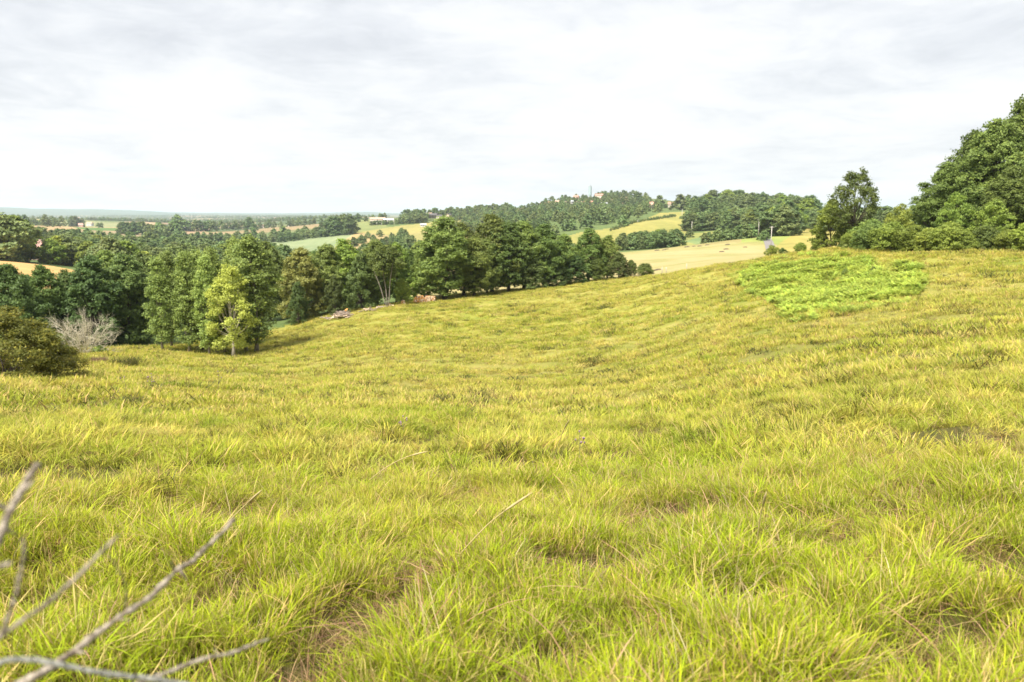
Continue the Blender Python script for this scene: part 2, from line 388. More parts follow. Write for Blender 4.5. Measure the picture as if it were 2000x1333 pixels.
def grass_tint(t):
    """colour of the sward by place in the meadow; shared by the soil sheet and the blades"""
    p = position(t)
    n1 = noise(p, .055, 4, .6, tree=t); n2 = noise(p, .30, 4, .62, tree=t); n3 = noise(p, 1.1, 3, .6, tree=t)
    a = ramp(n2, [(.30, (.21, .28, .025)), (.47, (.35, .375, .042)), (.60, (.465, .43, .08)), (.75, (.56, .475, .17))], t)
    a = mix(ramp(n1, [(.42, 0.0), (.60, .6)], t), a, (.46, .425, .09), t)
    a = mix(ramp(n3, [(.56, 0.0), (.72, .55)], t), a, (.20, .25, .025), t)
    g = t.nodes.new('ShaderNodeVectorMath'); g.operation = 'LENGTH'; t.links.new(p, g.inputs[0])
    near = M('SUBTRACT', 1.0, M('DIVIDE', g.outputs['Value'], 13.0, t), t, clamp=True)
    a = mix(M('MULTIPLY', near, 1.0, t), a, (.38, .465, .016), t)
    return a, n2, n3
def ground_mat(name, kind):
    m, t, o = material(name); p = t.nodes.new('ShaderNodeBsdfPrincipled'); p.inputs['Roughness'].default_value = .95; p.inputs['Specular IOR Level'].default_value = .1
    if kind == 0:
        a, n2, n3 = grass_tint(t)
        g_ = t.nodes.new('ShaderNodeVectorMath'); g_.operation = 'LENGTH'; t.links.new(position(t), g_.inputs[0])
        a = mix(ramp(M('DIVIDE', g_.outputs['Value'], 100.0, t), [(.12, .92), (.35, .72), (.9, .50)], t), a, mix(M('DIVIDE', g_.outputs['Value'], 30.0, t, clamp=True), (.028, .020, .010), (.09, .078, .032), t), t)  # thatch brown soil, darkened further near the camera as painted shade in the gaps
        d = noise(position(t), 2.2, 5, .7, tree=t)
    elif kind == 1:
        n2 = noise(position(t), .05, 5, .6, tree=t); n3 = noise(position(t), .6, 5, .7, tree=t)
        a = ramp(n2, [(.35, (.22, .21, .075)), (.5, (.295, .25, .11)), (.65, (.34, .275, .135))], t)
        a = mix(ramp(n3, [(.5, 0.0), (.7, .45)], t), a, (.30, .31, .085), t)
        d = noise(position(t), 1.2, 6, .75, tree=t)
    else:
        a = attr(t, 'col', 'Color')
        n2 = noise(position(t), .012, 5, .6, tree=t); n3 = noise(position(t), .15, 4, .7, tree=t)
        mp = t.nodes.new('ShaderNodeMapping'); mp.inputs['Rotation'].default_value = (0, 0, R(62)); mp.inputs['Scale'].default_value = (1, .04, 1)
        t.links.new(position(t), mp.inputs[0]); n4 = noise(mp.outputs[0], .09, 3, .6, tree=t)
        a = mix(1.0, a, ramp(n2, [(.3, (.80, .84, .80)), (.7, (1.18, 1.12, 1.1))], t), t, 'MULTIPLY')
        a = mix(1.0, a, ramp(n3, [(.3, .82), (.7, 1.15)], t), t, 'MULTIPLY')
        a = mix(1.0, a, ramp(n4, [(.35, (.9, .92, .9)), (.65, (1.12, 1.05, 1.05))], t), t, 'MULTIPLY')
        d = noise(position(t), .5, 5, .7, tree=t)
    b = t.nodes.new('ShaderNodeBump'); b.inputs['Strength'].default_value = .7; b.inputs['Distance'].default_value = .25
    t.links.new(d, b.inputs['Height']); t.links.new(b.outputs[0], p.inputs['Normal'])
    t.links.new(a, p.inputs['Base Color']); t.links.new(p.outputs[0], o.inputs[0]); return m
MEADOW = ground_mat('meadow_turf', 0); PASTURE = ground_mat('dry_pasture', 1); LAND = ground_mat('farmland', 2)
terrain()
def hit(px, py, r0=2.0, r1=24000.0):           # first ground point past r0 that shows in photo pixel (px, py)
    rs = np.exp(np.linspace(math.log(r0), math.log(r1), 500)); az = px_az(px)
    for _ in range(3):
        z = ground(rs * math.sin(az), rs * math.cos(az), False); u, v = project(rs * math.sin(az), rs * math.cos(az), z)
        k = np.argmax(v <= py) if (v <= py).any() else len(rs) - 1
        az += (px - u[k]) / F * math.cos(az) ** 2
    if k > 0:
        f = (v[k-1] - py) / (v[k-1] - v[k] + 1e-9); r = rs[k-1] + np.clip(f, 0, 1) * (rs[k] - rs[k-1])
    else: r = rs[0]
    x, y = r * math.sin(az), r * math.cos(az)
    return x, y, gz(x, y), r

# ------------------------------------------------------------------ trees
def unit(v): return v / (np.linalg.norm(v, axis=-1, keepdims=True) + 1e-9)
def leaf_quads(rg, c, nrm, size, asp=.62):
    """diamond leaves of half length size at centres c facing nrm"""
    n = len(c); s = rg.normal(size=(n, 3)); a = unit(np.cross(nrm, s)); b = np.cross(nrm, a)
    a = a * size[:, None]; b = b * (size * asp)[:, None]
    v = np.stack([c - a, c - b * 1.0 + a * .1, c + a, c + b + a * .1], 1).reshape(-1, 3)
    return v, np.arange(n * 4).reshape(n, 4)
PROF = {
 'round': lambda h: np.sqrt(np.clip(1 - (2 * h - .9) ** 2 / 1.25, 0.02, 1)),
 'oak':   lambda h: np.interp(h, [0, .12, .35, .6, .85, 1], [.55, .85, 1, .93, .62, .22]),
 'dome':  lambda h: np.interp(h, [0, .1, .3, .6, .85, 1], [.92, 1, 1, .85, .55, .18]),
 'poplar': lambda h: np.interp(h, [0, .08, .3, .55, .8, .93, 1], [.45, .8, 1, .92, .66, .4, .12]),
 'slim':  lambda h: np.interp(h, [0, .1, .5, 1], [.7, 1, .75, .08]),
 'flat':  lambda h: np.interp(h, [0, .3, .7, 1], [.8, 1, .9, .5]),
}
def crown(seed, H, Wd, base, prof, lobes, nclus, nleaf, lobe_r, clus_r, leaf, fill=.55, lop=0.0, ragged=.15):
    """returns leaf centres, normals, sizes, rnd, and cluster centres (for limbs)"""
    g = np.random.default_rng(seed); P = PROF[prof]; hc = H * (1 - base); LC = []
    ph = g.uniform(0, 6.28, 4)
    for i in range(lobes):
        h = (i + g.uniform(.1, .9)) / lobes; h = h ** .95
        a = i * 2.39996 + g.uniform(-.5, .5)
        rf = math.sqrt(g.uniform(.12, 1.0)) if h < .88 else g.uniform(0, .6)
        out = P(h) * (1 + .14 * math.sin(2 * a + ph[0]) + .1 * math.sin(3 * a + ph[1]))
        rl = lobe_r * H * g.uniform(.75, 1.25) * (1 if h < .85 else .8)
        rad = max(0, Wd * out - rl * .8) * rf + g.uniform(0, ragged) * Wd * .3
        z = H * base + hc * h - (rl * .55 if h > .6 else 0) + rl * .2
        LC.append((rad * math.cos(a) + lop * Wd * h, rad * math.sin(a), z, rl))
    LC = np.array(LC)
    C, N_, SZ, RN, CC = [], [], [], [], []
    for x, y, z, rl in LC:
        d = unit(g.normal(size=(nclus, 3)) + np.array([0, 0, .35]))
        o = np.array([x, y, 0]); o = o / (np.linalg.norm(o) + .01 * H) * .35; d = unit(d + o)
        rr_ = rl * (fill + (1 - fill) * g.random(nclus) ** .5) * g.uniform(.8, 1.15, nclus)
        cc = np.array([x, y, z]) + d * rr_[:, None] * np.array([1, 1, .8])
        cc[:, 2] = np.maximum(cc[:, 2], H * base * .8 + .02 * H); CC.append(cc)
        k = np.repeat(np.arange(nclus), nleaf)
        off = g.normal(size=(len(k), 3)) * np.array([1, 1, .55]) * clus_r * H
        C.append(cc[k] + off); N_.append(unit(d[k] * .7 + np.array([0, 0, .55]) + g.normal(size=(len(k), 3)) * .6))
        SZ.append(leaf * g.uniform(.65, 1.3, len(k)))
        cr = g.random(nclus); RN.append(np.clip(.5 * cr[k] + .5 * g.random(len(k)), 0, 1))
    C = np.concatenate(C); N_ = np.concatenate(N_); SZ = np.concatenate(SZ); RN = np.concatenate(RN)
    C[:, 2] = np.maximum(C[:, 2], .02 * H)
    return C, N_, SZ, RN, np.concatenate(CC), LC
def limbs(seed, H, LC, trunk_r, stems=1, first=.12, spread=.06, CC=None, twigs=0, straight=.5, k=6):
    """tapered trunk(s) with a curved limb to each lobe and thin twigs to some leaf clusters"""
    g = np.random.default_rng(seed + 99); b = B(); top = LC[:, 2].max()
    for s in range(stems):
        a = 6.283 * s / max(stems, 1) + g.uniform(0, 1); sx, sy = (0, 0) if stems == 1 else (spread * H * math.cos(a), spread * H * math.sin(a))
        hh = np.linspace(-.02 * H, top * (.86 if stems == 1 else g.uniform(.7, .86)), 9); t = np.linspace(0, 1, 9)
        w1, w2 = g.normal(size=2) * .012 * H
        rr_ = trunk_r / math.sqrt(stems) * (1 - .88 * t ** .8); rr_[0] *= 1.45; rr_[1] *= 1.02
        pts = np.c_[sx * (.25 + 1.6 * t ** 1.2) + w1 * np.sin(t * 5), sy * (.25 + 1.6 * t ** 1.2) + w2 * np.sin(t * 4 + 1), hh]
        b.tube(pts, rr_, k + 2)
        mine = LC[s::stems]
        for x, y, z, rl in mine:
            za = max(first * H, z - (math.hypot(x, y) * (.6 + straight) + .1 * H)); za = min(za, pts[-2, 2])
            i = np.interp(za, hh, np.arange(9)); p0 = np.array([np.interp(za, hh, pts[:, 0]), np.interp(za, hh, pts[:, 1]), za])
            r0 = max(np.interp(i, np.arange(9), rr_) * .55, trunk_r * .09); p3 = np.array([x, y, z + rl * .2])
            m = (p0 + p3) / 2 + np.array([x, y, 0]) * .12 - np.array([0, 0, .0]) + g.normal(size=3) * .015 * H
            tt = np.linspace(0, 1, 5)[:, None]
            b.tube((1 - tt) ** 2 * p0 + 2 * tt * (1 - tt) * m + tt ** 2 * p3, np.linspace(r0, r0 * .25, 5), 5, cap=False)
            if CC is not None and twigs:
                d = np.linalg.norm(CC - p3, axis=1); near = np.argsort(d)[:twigs * 3:3]
                for j in near:
                    q = (p3 + m) / 2 * .35 + p3 * .65; e = CC[j]
                    b.tube([q, (q + e) / 2 + g.normal(size=3) * .008 * H, e], [r0 * .3, r0 * .2, r0 * .07], 4, cap=False)
    return b
def tree_proto(seed, H, Wd, base, prof='oak', lobes=26, nclus=24, nleaf=26, lobe_r=.13, clus_r=.022, leaf=.16, fill=.55,
               lmat=None, bmat=None, trunk_r=None, stems=1, twigs=2, first=.12, lop=0, ragged=.15, spread=.04, merge=False, straight=.5):
    C, N_, SZ, RN, CC, LC = crown(seed, H, Wd, base, prof, lobes, nclus, nleaf, lobe_r, clus_r, leaf, fill, lop, ragged)
    v, f = leaf_quads(np.random.default_rng(seed + 5), C, N_, SZ)
    tb = limbs(seed, H, LC, trunk_r or H * .022, stems, first, spread, CC, twigs, straight)
    if merge:
        tv = np.concatenate(tb.v); tq = np.array(tb.q).reshape(-1, 4) + len(v); tt = np.array(tb.t).reshape(-1, 3) + len(v)
        me = mesh('tree_mesh', np.r_[v, tv], [np.r_[f, tq], tt], [lmat, bmat], np.r_[np.zeros(len(f)), np.ones(len(tq) + len(tt))], {'rnd': np.r_[RN, np.zeros(len(tq) + len(tt))]})
        return {'H': H, 'all': me}
    return {'H': H, 'crown': mesh('crown', v, f, lmat, attrs={'rnd': RN}), 'trunk': tb.mesh('trunk', bmat, True), 'W': Wd}
def put_tree(name, proto, x, y, z, H, wf=1.0, rz=0.0, label=None, cat='tree', group=None, crown_mat=None, tilt=0.0, parts=True):
    s = H / proto['H']
    if 'all' in proto: o = link(bpy.data.objects.new(name, proto['all']))
    else:
        o = link(bpy.data.objects.new(name, None)); o.empty_display_size = .3
        link(bpy.data.objects.new('crown', proto['crown']), o); link(bpy.data.objects.new('trunk', proto['trunk']), o)
    o.location = (x, y, z); o.scale = (s * wf, s * wf, s); o.rotation_euler = (tilt, 0, rz)
    return tag(o, label, cat, group)
def plant(name, proto, px, r, top, wf=1.0, rz=None, label=None, cat='tree', group=None, sink=0.0):
    x, y, z = at(px, r); az = math.atan2(x, y); H = r * elev_tan(az, top) - z
    return put_tree(name, proto, x, y, z - sink, H + sink, wf, random.uniform(0, 6.28) if rz is None else rz, label, cat, group)
random.seed(11)

P_POP = [tree_proto(10 + i, 15, 2.5, .10, 'poplar', 30, 20, 20, .085, .018, .15, lmat=POP, bmat=GREYBARK, trunk_r=.22, twigs=2, first=.12, straight=1.3) for i in range(3)]
P_YEL = tree_proto(31, 12, 3.7, .10, 'poplar', 38, 15, 24, .080, .020, .12, fill=.3, lmat=YEL, bmat=PALEBARK, trunk_r=.24, stems=1, twigs=3, first=.22, straight=1.5, ragged=.5)
P_OAK = [tree_proto(40 + i, 14, 5.2, .10, 'oak', 34, 26, 24, .12, .020, .19, lmat=OAK, bmat=BARK, trunk_r=.36, stems=(2, 1, 3)[i], twigs=2, first=.2) for i in range(3)]
P_DARK = [tree_proto(50 + i, 13, 5.5, .02, 'dome', 34, 24, 24, .12, .021, .20, lmat=DARK, bmat=BARK, trunk_r=.3, twigs=1, first=.15) for i in range(3)]
P_LITE = [tree_proto(60 + i, 12, 5.0, .04, 'dome', 30, 24, 24, .12, .021, .19, lmat=LIGHT, bmat=BARK, trunk_r=.25, twigs=1, first=.15) for i in range(2)]
P_OLIVE = tree_proto(66, 12, 5.0, .03, 'dome', 30, 26, 26, .12, .021, .17, lmat=OLIVE, bmat=GREYBARK, trunk_r=.25, twigs=1, first=.15)
P_BIG = [tree_proto(70 + i, 21, 8.0, .04, ('round', 'dome')[i], 52, 30, 26, .10, .016, .21, lmat=OAK, bmat=BARK, trunk_r=.5, twigs=1, first=.15) for i in range(2)]
P_OPEN = tree_proto(80, 12, 4.6, .24, 'round', 34, 15, 18, .105, .021, .16, fill=.35, lmat=OAK, bmat=BARK, trunk_r=.33, stems=1, twigs=4, first=.3, ragged=.5)
P_SMALL = tree_proto(84, 8, 3.0, .08, 'oak', 22, 16, 20, .13, .028, .14, lmat=LIGHT, bmat=BARK, trunk_r=.13, twigs=2, ragged=.5)
P_BUSH = [tree_proto(90 + i, 3.5, 2.6, .0, 'flat', 22, 22, 22, .24, .05, .105, lmat=(LIGHT, LIGHT, OAK)[i], bmat=BARK, trunk_r=.08, stems=3, twigs=1, first=.05, spread=.15) for i in range(3)]
P_BROOM = tree_proto(95, 3.8, 3.2, .0, 'dome', 46, 26, 30, .17, .035, .055, lmat=BROOM, bmat=BARK, trunk_r=.09, stems=4, twigs=1, first=.05, spread=.15, ragged=1.0, fill=.35)
P_FAR = [tree_proto(100 + i, 12, w, b, p, 22, 18, 17, .15, .03, .34, lmat=FARL, bmat=BARK, trunk_r=.3, twigs=0, merge=True)
         for i, (w, b, p) in enumerate(((5.4, .04, 'dome'), (4.6, .06, 'oak'), (6.0, .03, 'round'), (3.6, .04, 'poplar'), (5.0, .02, 'dome'), (1.7, .04, 'slim')))]
P_FARLITE = tree_proto(110, 12, 5.2, .03, 'round', 22, 18, 12, .15, .03, .40, lmat=LIGHT, bmat=BARK, trunk_r=.3, twigs=0, merge=True)

# poplars standing in the hollow
PL = [(318, 99, 503, 0.9, 'leftmost poplar of the grove, beside the dark wood'),
      (336, 103, 492, 0.85, 'second poplar from the left in the grove, thin grey trunk'),
      (371, 98, 494, 0.95, 'third poplar from the left, broad pale green crown'),
      (396, 101, 490, 0.85, 'fourth poplar from the left, close behind its neighbours'),
      (410, 96, 500, 0.8, 'fifth poplar from the left, left of the yellow tree'),
      (424, 99, 487, 0.85, 'sixth poplar from the left, just behind the yellow tree'),
      (439, 98.5, 540, 0.8, 'slender shorter poplar hidden behind the yellow tree'),
      (482, 99, 474, 0.95, 'tall poplar directly right of the yellow tree'),
      (501, 97.5, 464, 1.25, 'tallest and rightmost poplar, wide crown overhanging the meadow'),
      (466, 106, 466, 0.85, 'tall poplar at the back of the grove, between yellow tree and tallest poplar')]
for i, (px, r, top, wf, lb) in enumerate(PL):
    plant('poplar', P_POP[i % 3], px, r, top, wf, label=lb, group='poplars in the hollow')
plant('yellow_tree', P_YEL, 455, 94.5, 521, 1.0, 1.2, 'bright yellow green tree with forked pale trunk in front of the poplars')

# dark wood behind the dead shrub, left
for i, (px, r, top, wf, pr, lb) in enumerate([
    (-60, 104, 525, 1.1, P_DARK[0], 'dark green tree at the left edge of the photo below the golden field'),
    (28, 102, 519, 1.0, P_DARK[1], 'dark bushy tree below the golden field, left of the dead shrub'),
    (95, 106, 524, .95, P_OAK[1], 'dark loose crowned tree behind the dead shrub, golden field showing above it'),
    (140, 112, 531, .85, P_DARK[2], 'dark tree behind the dead shrub, between two taller trees'),
    (186, 105, 503, 1.0, P_DARK[1], 'big dark rounded tree behind the right side of the dead shrub'),
    (222, 112, 497, 1.0, P_OAK[2], 'rounded tree in the dark wood with pale upper leaves'),
    (256, 108, 499, .95, P_DARK[0], 'broad dark tree next to the leftmost poplar'),
    (292, 122, 500, .9, P_DARK[2], 'dark tree filling the gap behind the left poplars'),
    (60, 118, 540, 1.0, P_DARK[0], 'dark undergrowth tree deep in the left wood')]):
    plant('broadleaf_tree', pr, px, r, top, wf, label=lb, group='trees of the left wood', sink=.3)
# wood between poplars and the row of oaks
for i, (px, r, top, wf, pr, lb) in enumerate([
    (345, 132, 505, .95, P_DARK[1], 'dark tree behind the middle of the poplar grove'),
    (410, 134, 500, .95, P_DARK[0], 'dark tree hidden behind the centre poplars'),
    (528, 134, 478, .85, P_OAK[1], 'green tree just right of the tallest poplar, set back'),
    (548, 150, 505, .8, P_DARK[2], 'small dark tree behind the wood edge near the poplars'),
    (592, 128, 488, .95, P_OLIVE, 'olive coloured soft crowned tree at the wood edge'),
    (640, 131, 480, .9, P_OAK[0], 'green tree between the olive tree and the pale trunked trees'),
    (618, 142, 492, .9, P_DARK[0], 'dark tree behind the olive tree'),
    (676, 133, 473, .95, P_LITE[0], 'pale green tree with a rounded top in the middle of the wood'),
    (708, 128, 497, .8, P_DARK[1], 'low dark tree at the wood edge above the brush pile'),
    (735, 134, 474, .9, P_OAK[2], 'green tree standing behind the pale leaning trunks'),
    (775, 137, 478, .85, P_LITE[1], 'light green tree right of the pale leaning trunks'),
    (800, 147, 492, .9, P_OAK[1], 'grey green tree behind the left end of the oak row'),
    (655, 124, 540, .7, P_DARK[2], 'low dark bushy tree hanging over the meadow edge'),
    (584, 123.5, 552, .62, P_DARK[1], 'low dark bush at the left corner of the wood')]):
    plant('broadleaf_tree', pr, px, r, top, wf, label=lb, group='trees of the middle wood', sink=.3)
# three pale leaning trunks in front of the wood
def leaning():
    x, y, z = at(757, 125); o = link(bpy.data.objects.new('leaning_tree', None)); o.location = (x, y, z)
    tag(o, 'slim tree with three pale leaning trunks from one foot at the wood edge', 'tree')
    g = np.random.default_rng(3)
    for dx, h in ((-2.1, 6.2), (-.7, 7.6), (1.0, 7.9)):
        t = np.linspace(0, 1, 9)[:, None]
        p = np.c_[dx * t ** .9 + .08 * np.sin(t * 7 + dx), .3 * t, h * t - .1]
        B().tube(p, np.linspace(.10, .04, 9), 7).obj('trunk', GREYBARK, o, True)
    C, N_, SZ, RN, CC, LC = crown(301, 9.5, 3.2, .5, 'oak', 16, 16, 20, .14, .025, .17)
    v, f = leaf_quads(g, C + np.array([-.4, 1.0, 0]), N_, SZ)
    link(bpy.data.objects.new('crown', mesh('crown', v, f, OAK, attrs={'rnd': RN})), o)
leaning()
plant('young_tree', P_SMALL, 786, 129, 545, .8, label='thin young tree with a leaning stem right of the pale trunks', group=None)
# the row of oaks along the far edge of the meadow
for i, (px, r, top, wf, pr, lb) in enumerate([
    (868, 135, 429, 1.2, P_OAK[2], 'tallest oak at the left end of the row, several trunks from one base'),
    (835, 141, 470, .8, P_LITE[0], 'pale lower tree at the left foot of the tallest oak'),
    (905, 140, 441, 1, P_OAK[1], 'oak right of the tallest multi trunked one'),
    (926, 138, 466, 1.05, P_OAK[0], 'lower oak with two dark trunks, second trunk group in the row'),
    (962, 146, 425, 1.05, P_OAK[1], 'tall oak with pointed top in the left half of the row'),
    (952, 143, 470, 0.85, P_OAK[2], 'small oak under the pointed tall one'),
    (992, 145, 436, 1, P_OAK[0], 'yellowish green oak in the centre of the row'),
    (1022, 149, 437, 1.05, P_OAK[2], 'broad oak in the centre of the row right of the yellowish one'),
    (1061, 151, 443, 1.05, P_OAK[1], 'wide grey green oak in the right half of the row'),
    (1100, 155, 459, 1, P_OAK[0], 'rounded oak left of the gap with pasture behind'),
    (1150, 156, 450, 0.95, P_OAK[2], 'oak with an open leaning top near the right end of the row'),
    (1186, 158, 463, 0.95, P_OAK[1], 'last taller oak at the right end of the row'),
    (1040, 146, 505, 1.25, P_DARK[0], 'low dark bush tree under the centre of the row'),
    (1085, 150, 505, 1.2, P_DARK[2], 'low dark bush tree in the right half of the row'),
    (1125, 153, 500, 1.3, P_DARK[1], 'low spreading dark bush tree below the open topped oak'),
    (1165, 154, 505, 1.15, P_OAK[1], 'low tree filling the hedge below the last tall oak'),
    (1208, 155, 494, 1.15, P_DARK[0], 'rounded dark bush tree near the right end of the row'),
    (1232, 156, 509, 1.1, P_OAK[2], 'small round tree ending the hedge row')]):
    plant('oak', pr, px, r, top, wf, label=lb, group='oaks and thorns in the row', sink=.1)
plant('round_bush', P_BUSH[2], 1259, 155, 516, 1.25, label='small round bush standing alone right of the oak row', cat='bush')

# trees of the right hand wood
for i, (px, r, top, wf, pr, lb) in enumerate([
    (1838, 120, 322, 1.05, P_BIG[0], 'big oak forming the left shoulder of the right hand wood'),
    (1885, 125, 262, 0.95, P_BIG[1], 'big tree in the middle of the right wood slope'),
    (1925, 122, 240, 0.95, P_BIG[0], 'big leafy oak below the top of the right wood'),
    (1985, 126, 198, 1, P_BIG[0], 'tallest oak at the right edge of the photo'),
    (2070, 124, 190, 1.05, P_BIG[1], 'tall tree just at the right picture edge, partly cut off'),
    (1960, 113, 330, 1.1, P_BIG[1], 'dark lower tree in front of the tallest oak'),
    (1812, 128, 385, 1.1, P_OAK[0], 'lower oak at the left foot of the right wood'),
    (2030, 112, 340, 1.1, P_DARK[0], 'dark tree low at the right picture edge')]):
    plant('big_oak', pr, px, r, top, wf, label=lb, group='big trees of the right wood', sink=.3)
plant('young_tree', P_SMALL, 1862, 108, 378, .75, label='light green slender young tree in front of the right wood')
plant('young_tree', P_SMALL, 1752, 112, 400, .9, label='small loose tree at the left tip of the right wood', group=None)
plant('young_tree', P_SMALL, 1935, 107, 392, .9, label='bright green young tree under the dark boughs of the right wood')
HB = [(1668, 111, 452), (1700, 108, 440), (1738, 106, 436), (1775, 105, 444), (1812, 104, 449), (1850, 103, 437), (1890, 102, 455), (1925, 102, 445), (1962, 101, 452), (2003, 101, 440), (2045, 101, 445)]
HL = ['leftmost light green bush of the hedge on the crest', 'second hedge bush from the left under the lone oak side', 'grey green hedge bush, third from the left',
      'fourth hedge bush from the left, pale leaves', 'fifth hedge bush from the left, drooping over the grass', 'tall hedge bush in the middle with pale shoots',
      'seventh hedge bush from the left, low and dark beneath', 'eighth hedge bush from the left with yellow green leaves', 'ninth hedge bush from the left, bright leaves', 
      'hedge bush at the right picture edge', 'last hedge bush partly outside the right edge']
for i, ((px, r, top), lb) in enumerate(zip(HB, HL)):
    plant('hedge_bush', P_BUSH[(i * 2) % 3 if i % 4 else 0], px, r, top, 1.05, label=lb, cat='bush', group='bushes in front of the right wood')
# lone oak on the crest with its companion
plant('lone_oak', P_OPEN, 1664, 121, 334, .88, 2.4, 'open crowned oak standing against the sky on the meadow crest')
plant('ivy_tree', P_LITE[1], 1620, 124, 392, 1.0, 1.0, 'dense dull green tree leaning against the lone oak on its left')
plant('blue_green_bush', P_DARK[1], 1606, 127, 452, .75, label='dark blue green bush at the foot of the lone oak', cat='bush')
plant('oak_understorey', P_BUSH[2], 1700, 118, 432, 1.1, label='green bush on the right behind the lone oak trunk', cat='bush')
for (px, r, top, wf, k, lb) in [(1508, 122, 481, 1.0, 0, 'bright bush at the lower end of the road, on the crest'), (1528, 123, 485, .9, 2, 'low brownish bush right beside the bright one on the crest'),
                             (1563, 124, 475, 1.0, 1, 'rounded bush on the crest right of the utility pole'), (1590, 124, 480, .9, 2, 'low dark bush between the rounded bush and the lone oak'), (1640, 119, 478, .9, 2, 'low dark bush below the lone oak trunk')]:
    plant('crest_bush', P_BUSH[k], px, r, top, wf, label=lb, cat='bush', group='bushes along the crest')
# near left bush
plant('broom_bush', P_BROOM, 8, 43, 610, 1.15, 0, 'big dense olive bush with yellowish top at the left edge', 'bush', sink=.1)
plant('broom_bush', P_BROOM, 84, 44, 668, 1.25, 1, 'lower rounded part bush touching the right side of the big olive bush', 'bush', sink=.1)
plant('small_bush', P_BUSH[1], 150, 45, 727, .9, label='tiny bush at the right foot of the olive bushes', cat='bush')
plant('bramble_bush', P_BUSH[2], 118, 88, 655, 1.3, label='green bramble growing at the left foot of the dead shrub', cat='bush')
plant('bramble_bush', P_BUSH[1], 196, 86, 676, 1.1, label='low bramble at the right foot of the dead shrub', cat='bush')

# dead shrub: a fan of bare pale branches
def dead_shrub():
    x, y, z = at(160, 87); g = np.random.default_rng(21)
    o = link(bpy.data.objects.new('dead_shrub', None)); o.location = (x, y, z)
    tag(o, 'bare dead shrub with a fan of pale branches before the dark wood', 'dead shrub')
    def grow(b, p, d, ln, r, dep):
        n = 5; pts = [p]
        for i in range(n):
            d = unit(d + g.normal(size=3) * .13 + np.array([0, 0, .03])); p = p + d * ln / n; pts.append(p)
        b.tube(np.array(pts), np.linspace(r, r * .5, n + 1), 5 if dep > 1 else 4, cap=False)
        if dep:
            for k in range(g.integers(4, 7)):
                i = g.integers(1, n + 1); dd = unit(d + g.normal(size=3) * .5)
                grow(b, pts[i], dd, ln * g.uniform(.45, .75), r * .5, dep - 1)
    for k in range(16):
        a = -1.3 + 2.6 * k / 15 + g.uniform(-.1, .1); b = B()
        d = unit(np.array([math.sin(a) * 1.15, g.uniform(-.6, .6), math.cos(a) * .8 + .12]))
        grow(b, np.array([.3 * math.sin(a), 0, .15]), d, g.uniform(2.0, 2.6), g.uniform(.04, .06), 3)
        b.obj('branch', DEADWOOD, o)
dead_shrub()

# ------------------------------------------------------------------ woods and hedgerows of the countryside
CAND = []                                      # x, y, z, H, kind of wood, prototype
def scatter(poly, r0, r1, n, h, wood, mind=.75, protos=(0, 2, 4, 2), seed=0, vis=None):
    g = np.random.default_rng(1000 + len(CAND) + seed); us = [p[0] for p in poly]; tries = 0; got = []
    while len(got) < n and tries < n * 60:
        tries += 1
        az = g.uniform(px_az(min(us)), px_az(max(us))); r = math.sqrt(g.uniform(r0 * r0, r1 * r1))
        x, y = r * math.sin(az), r * math.cos(az); z = gz(x, y); u, v = project(x, y, z)
        if not inpoly(np.array([float(u)]), np.array([float(v)]), poly)[0]: continue
        hh = g.uniform(*h)
        if any((x - a) ** 2 + (y - b) ** 2 < (mind * .42 * (hh + c)) ** 2 for a, b, c in got[-500:]): continue
        got.append((x, y, hh)); CAND.append((x, y, z, hh, wood, protos[g.integers(len(protos))]))
def line(p0, p1, r0, r1, n, h, wood, protos=(0, 2, 4, 2), jit=4.0, rows=1):
    g = np.random.default_rng(5000 + len(CAND))
    for k in range(rows):
        for i in range(n):
            t = (i + g.uniform(.2, .8)) / n; r = r0 + (r1 - r0) * t + g.normal() * jit + k * 12
            x, y, z = at(p0 + (p1 - p0) * t, r); CAND.append((x, y, z, g.uniform(*h), wood, protos[g.integers(len(protos))]))
WL = 'wood'
scatter([(-150, 590), (-150, 462), (60, 460), (330, 470), (335, 480), (430, 494), (520, 504), (560, 530), (560, 590)], 205, 800, 290, (9, 13), 'left', .85)
CAND[:] = [c for c in CAND if not (math.hypot(c[0], c[1]) < 345 and c[0] < math.tan(px_az(172)) * c[1])]
line(-60, 40, 345, 350, 5, (15, 18), 'left'); line(30, 165, 352, 372, 10, (9, 12), 'left', rows=2)
line(200, 560, 262, 250, 15, (9, 12), 'left', rows=2)
scatter([(-60, 480), (-60, 466), (60, 464), (140, 470), (240, 476), (330, 480), (330, 490), (-60, 490)], 700, 1150, 60, (9, 12), 'left', .8)
line(285, 690, 1060, 1010, 34, (8, 12), 'hedge', rows=2, jit=7); line(460, 690, 1080, 1030, 14, (12, 17), 'hedge', jit=9)
line(640, 690, 1010, 985, 4, (19, 24), 'hedge')
line(232, 300, 1230, 1230, 9, (14, 18), 'hedge'); line(300, 350, 1130, 1120, 7, (14, 20), 'hedge')
scatter([(38, 446), (38, 434), (112, 434), (112, 446)], 1500, 2300, 30, (14, 20), 'hedge')
line(136, 164, 1900, 1900, 4, (18, 24), 'hedge'); line(-40, 12, 1500, 1500, 5, (15, 20), 'hedge'); line(22, 34, 1600, 1600, 2, (14, 18), 'hedge', (3,)); line(118, 126, 1700, 1700, 1, (16, 18), 'hedge')
line(188, 200, 1700, 1700, 2, (9, 11), 'hedge'); line(345, 420, 1500, 1500, 9, (15, 20), 'hedge'); line(345, 352, 1480, 1480, 1, (26, 28), 'hedge', (5,))
line(420, 500, 1650, 1600, 10, (13, 18), 'hedge'); line(500, 700, 1750, 1700, 18, (12, 18), 'hedge', jit=40); line(480, 492, 1450, 1450, 1, (22, 23), 'hedge')
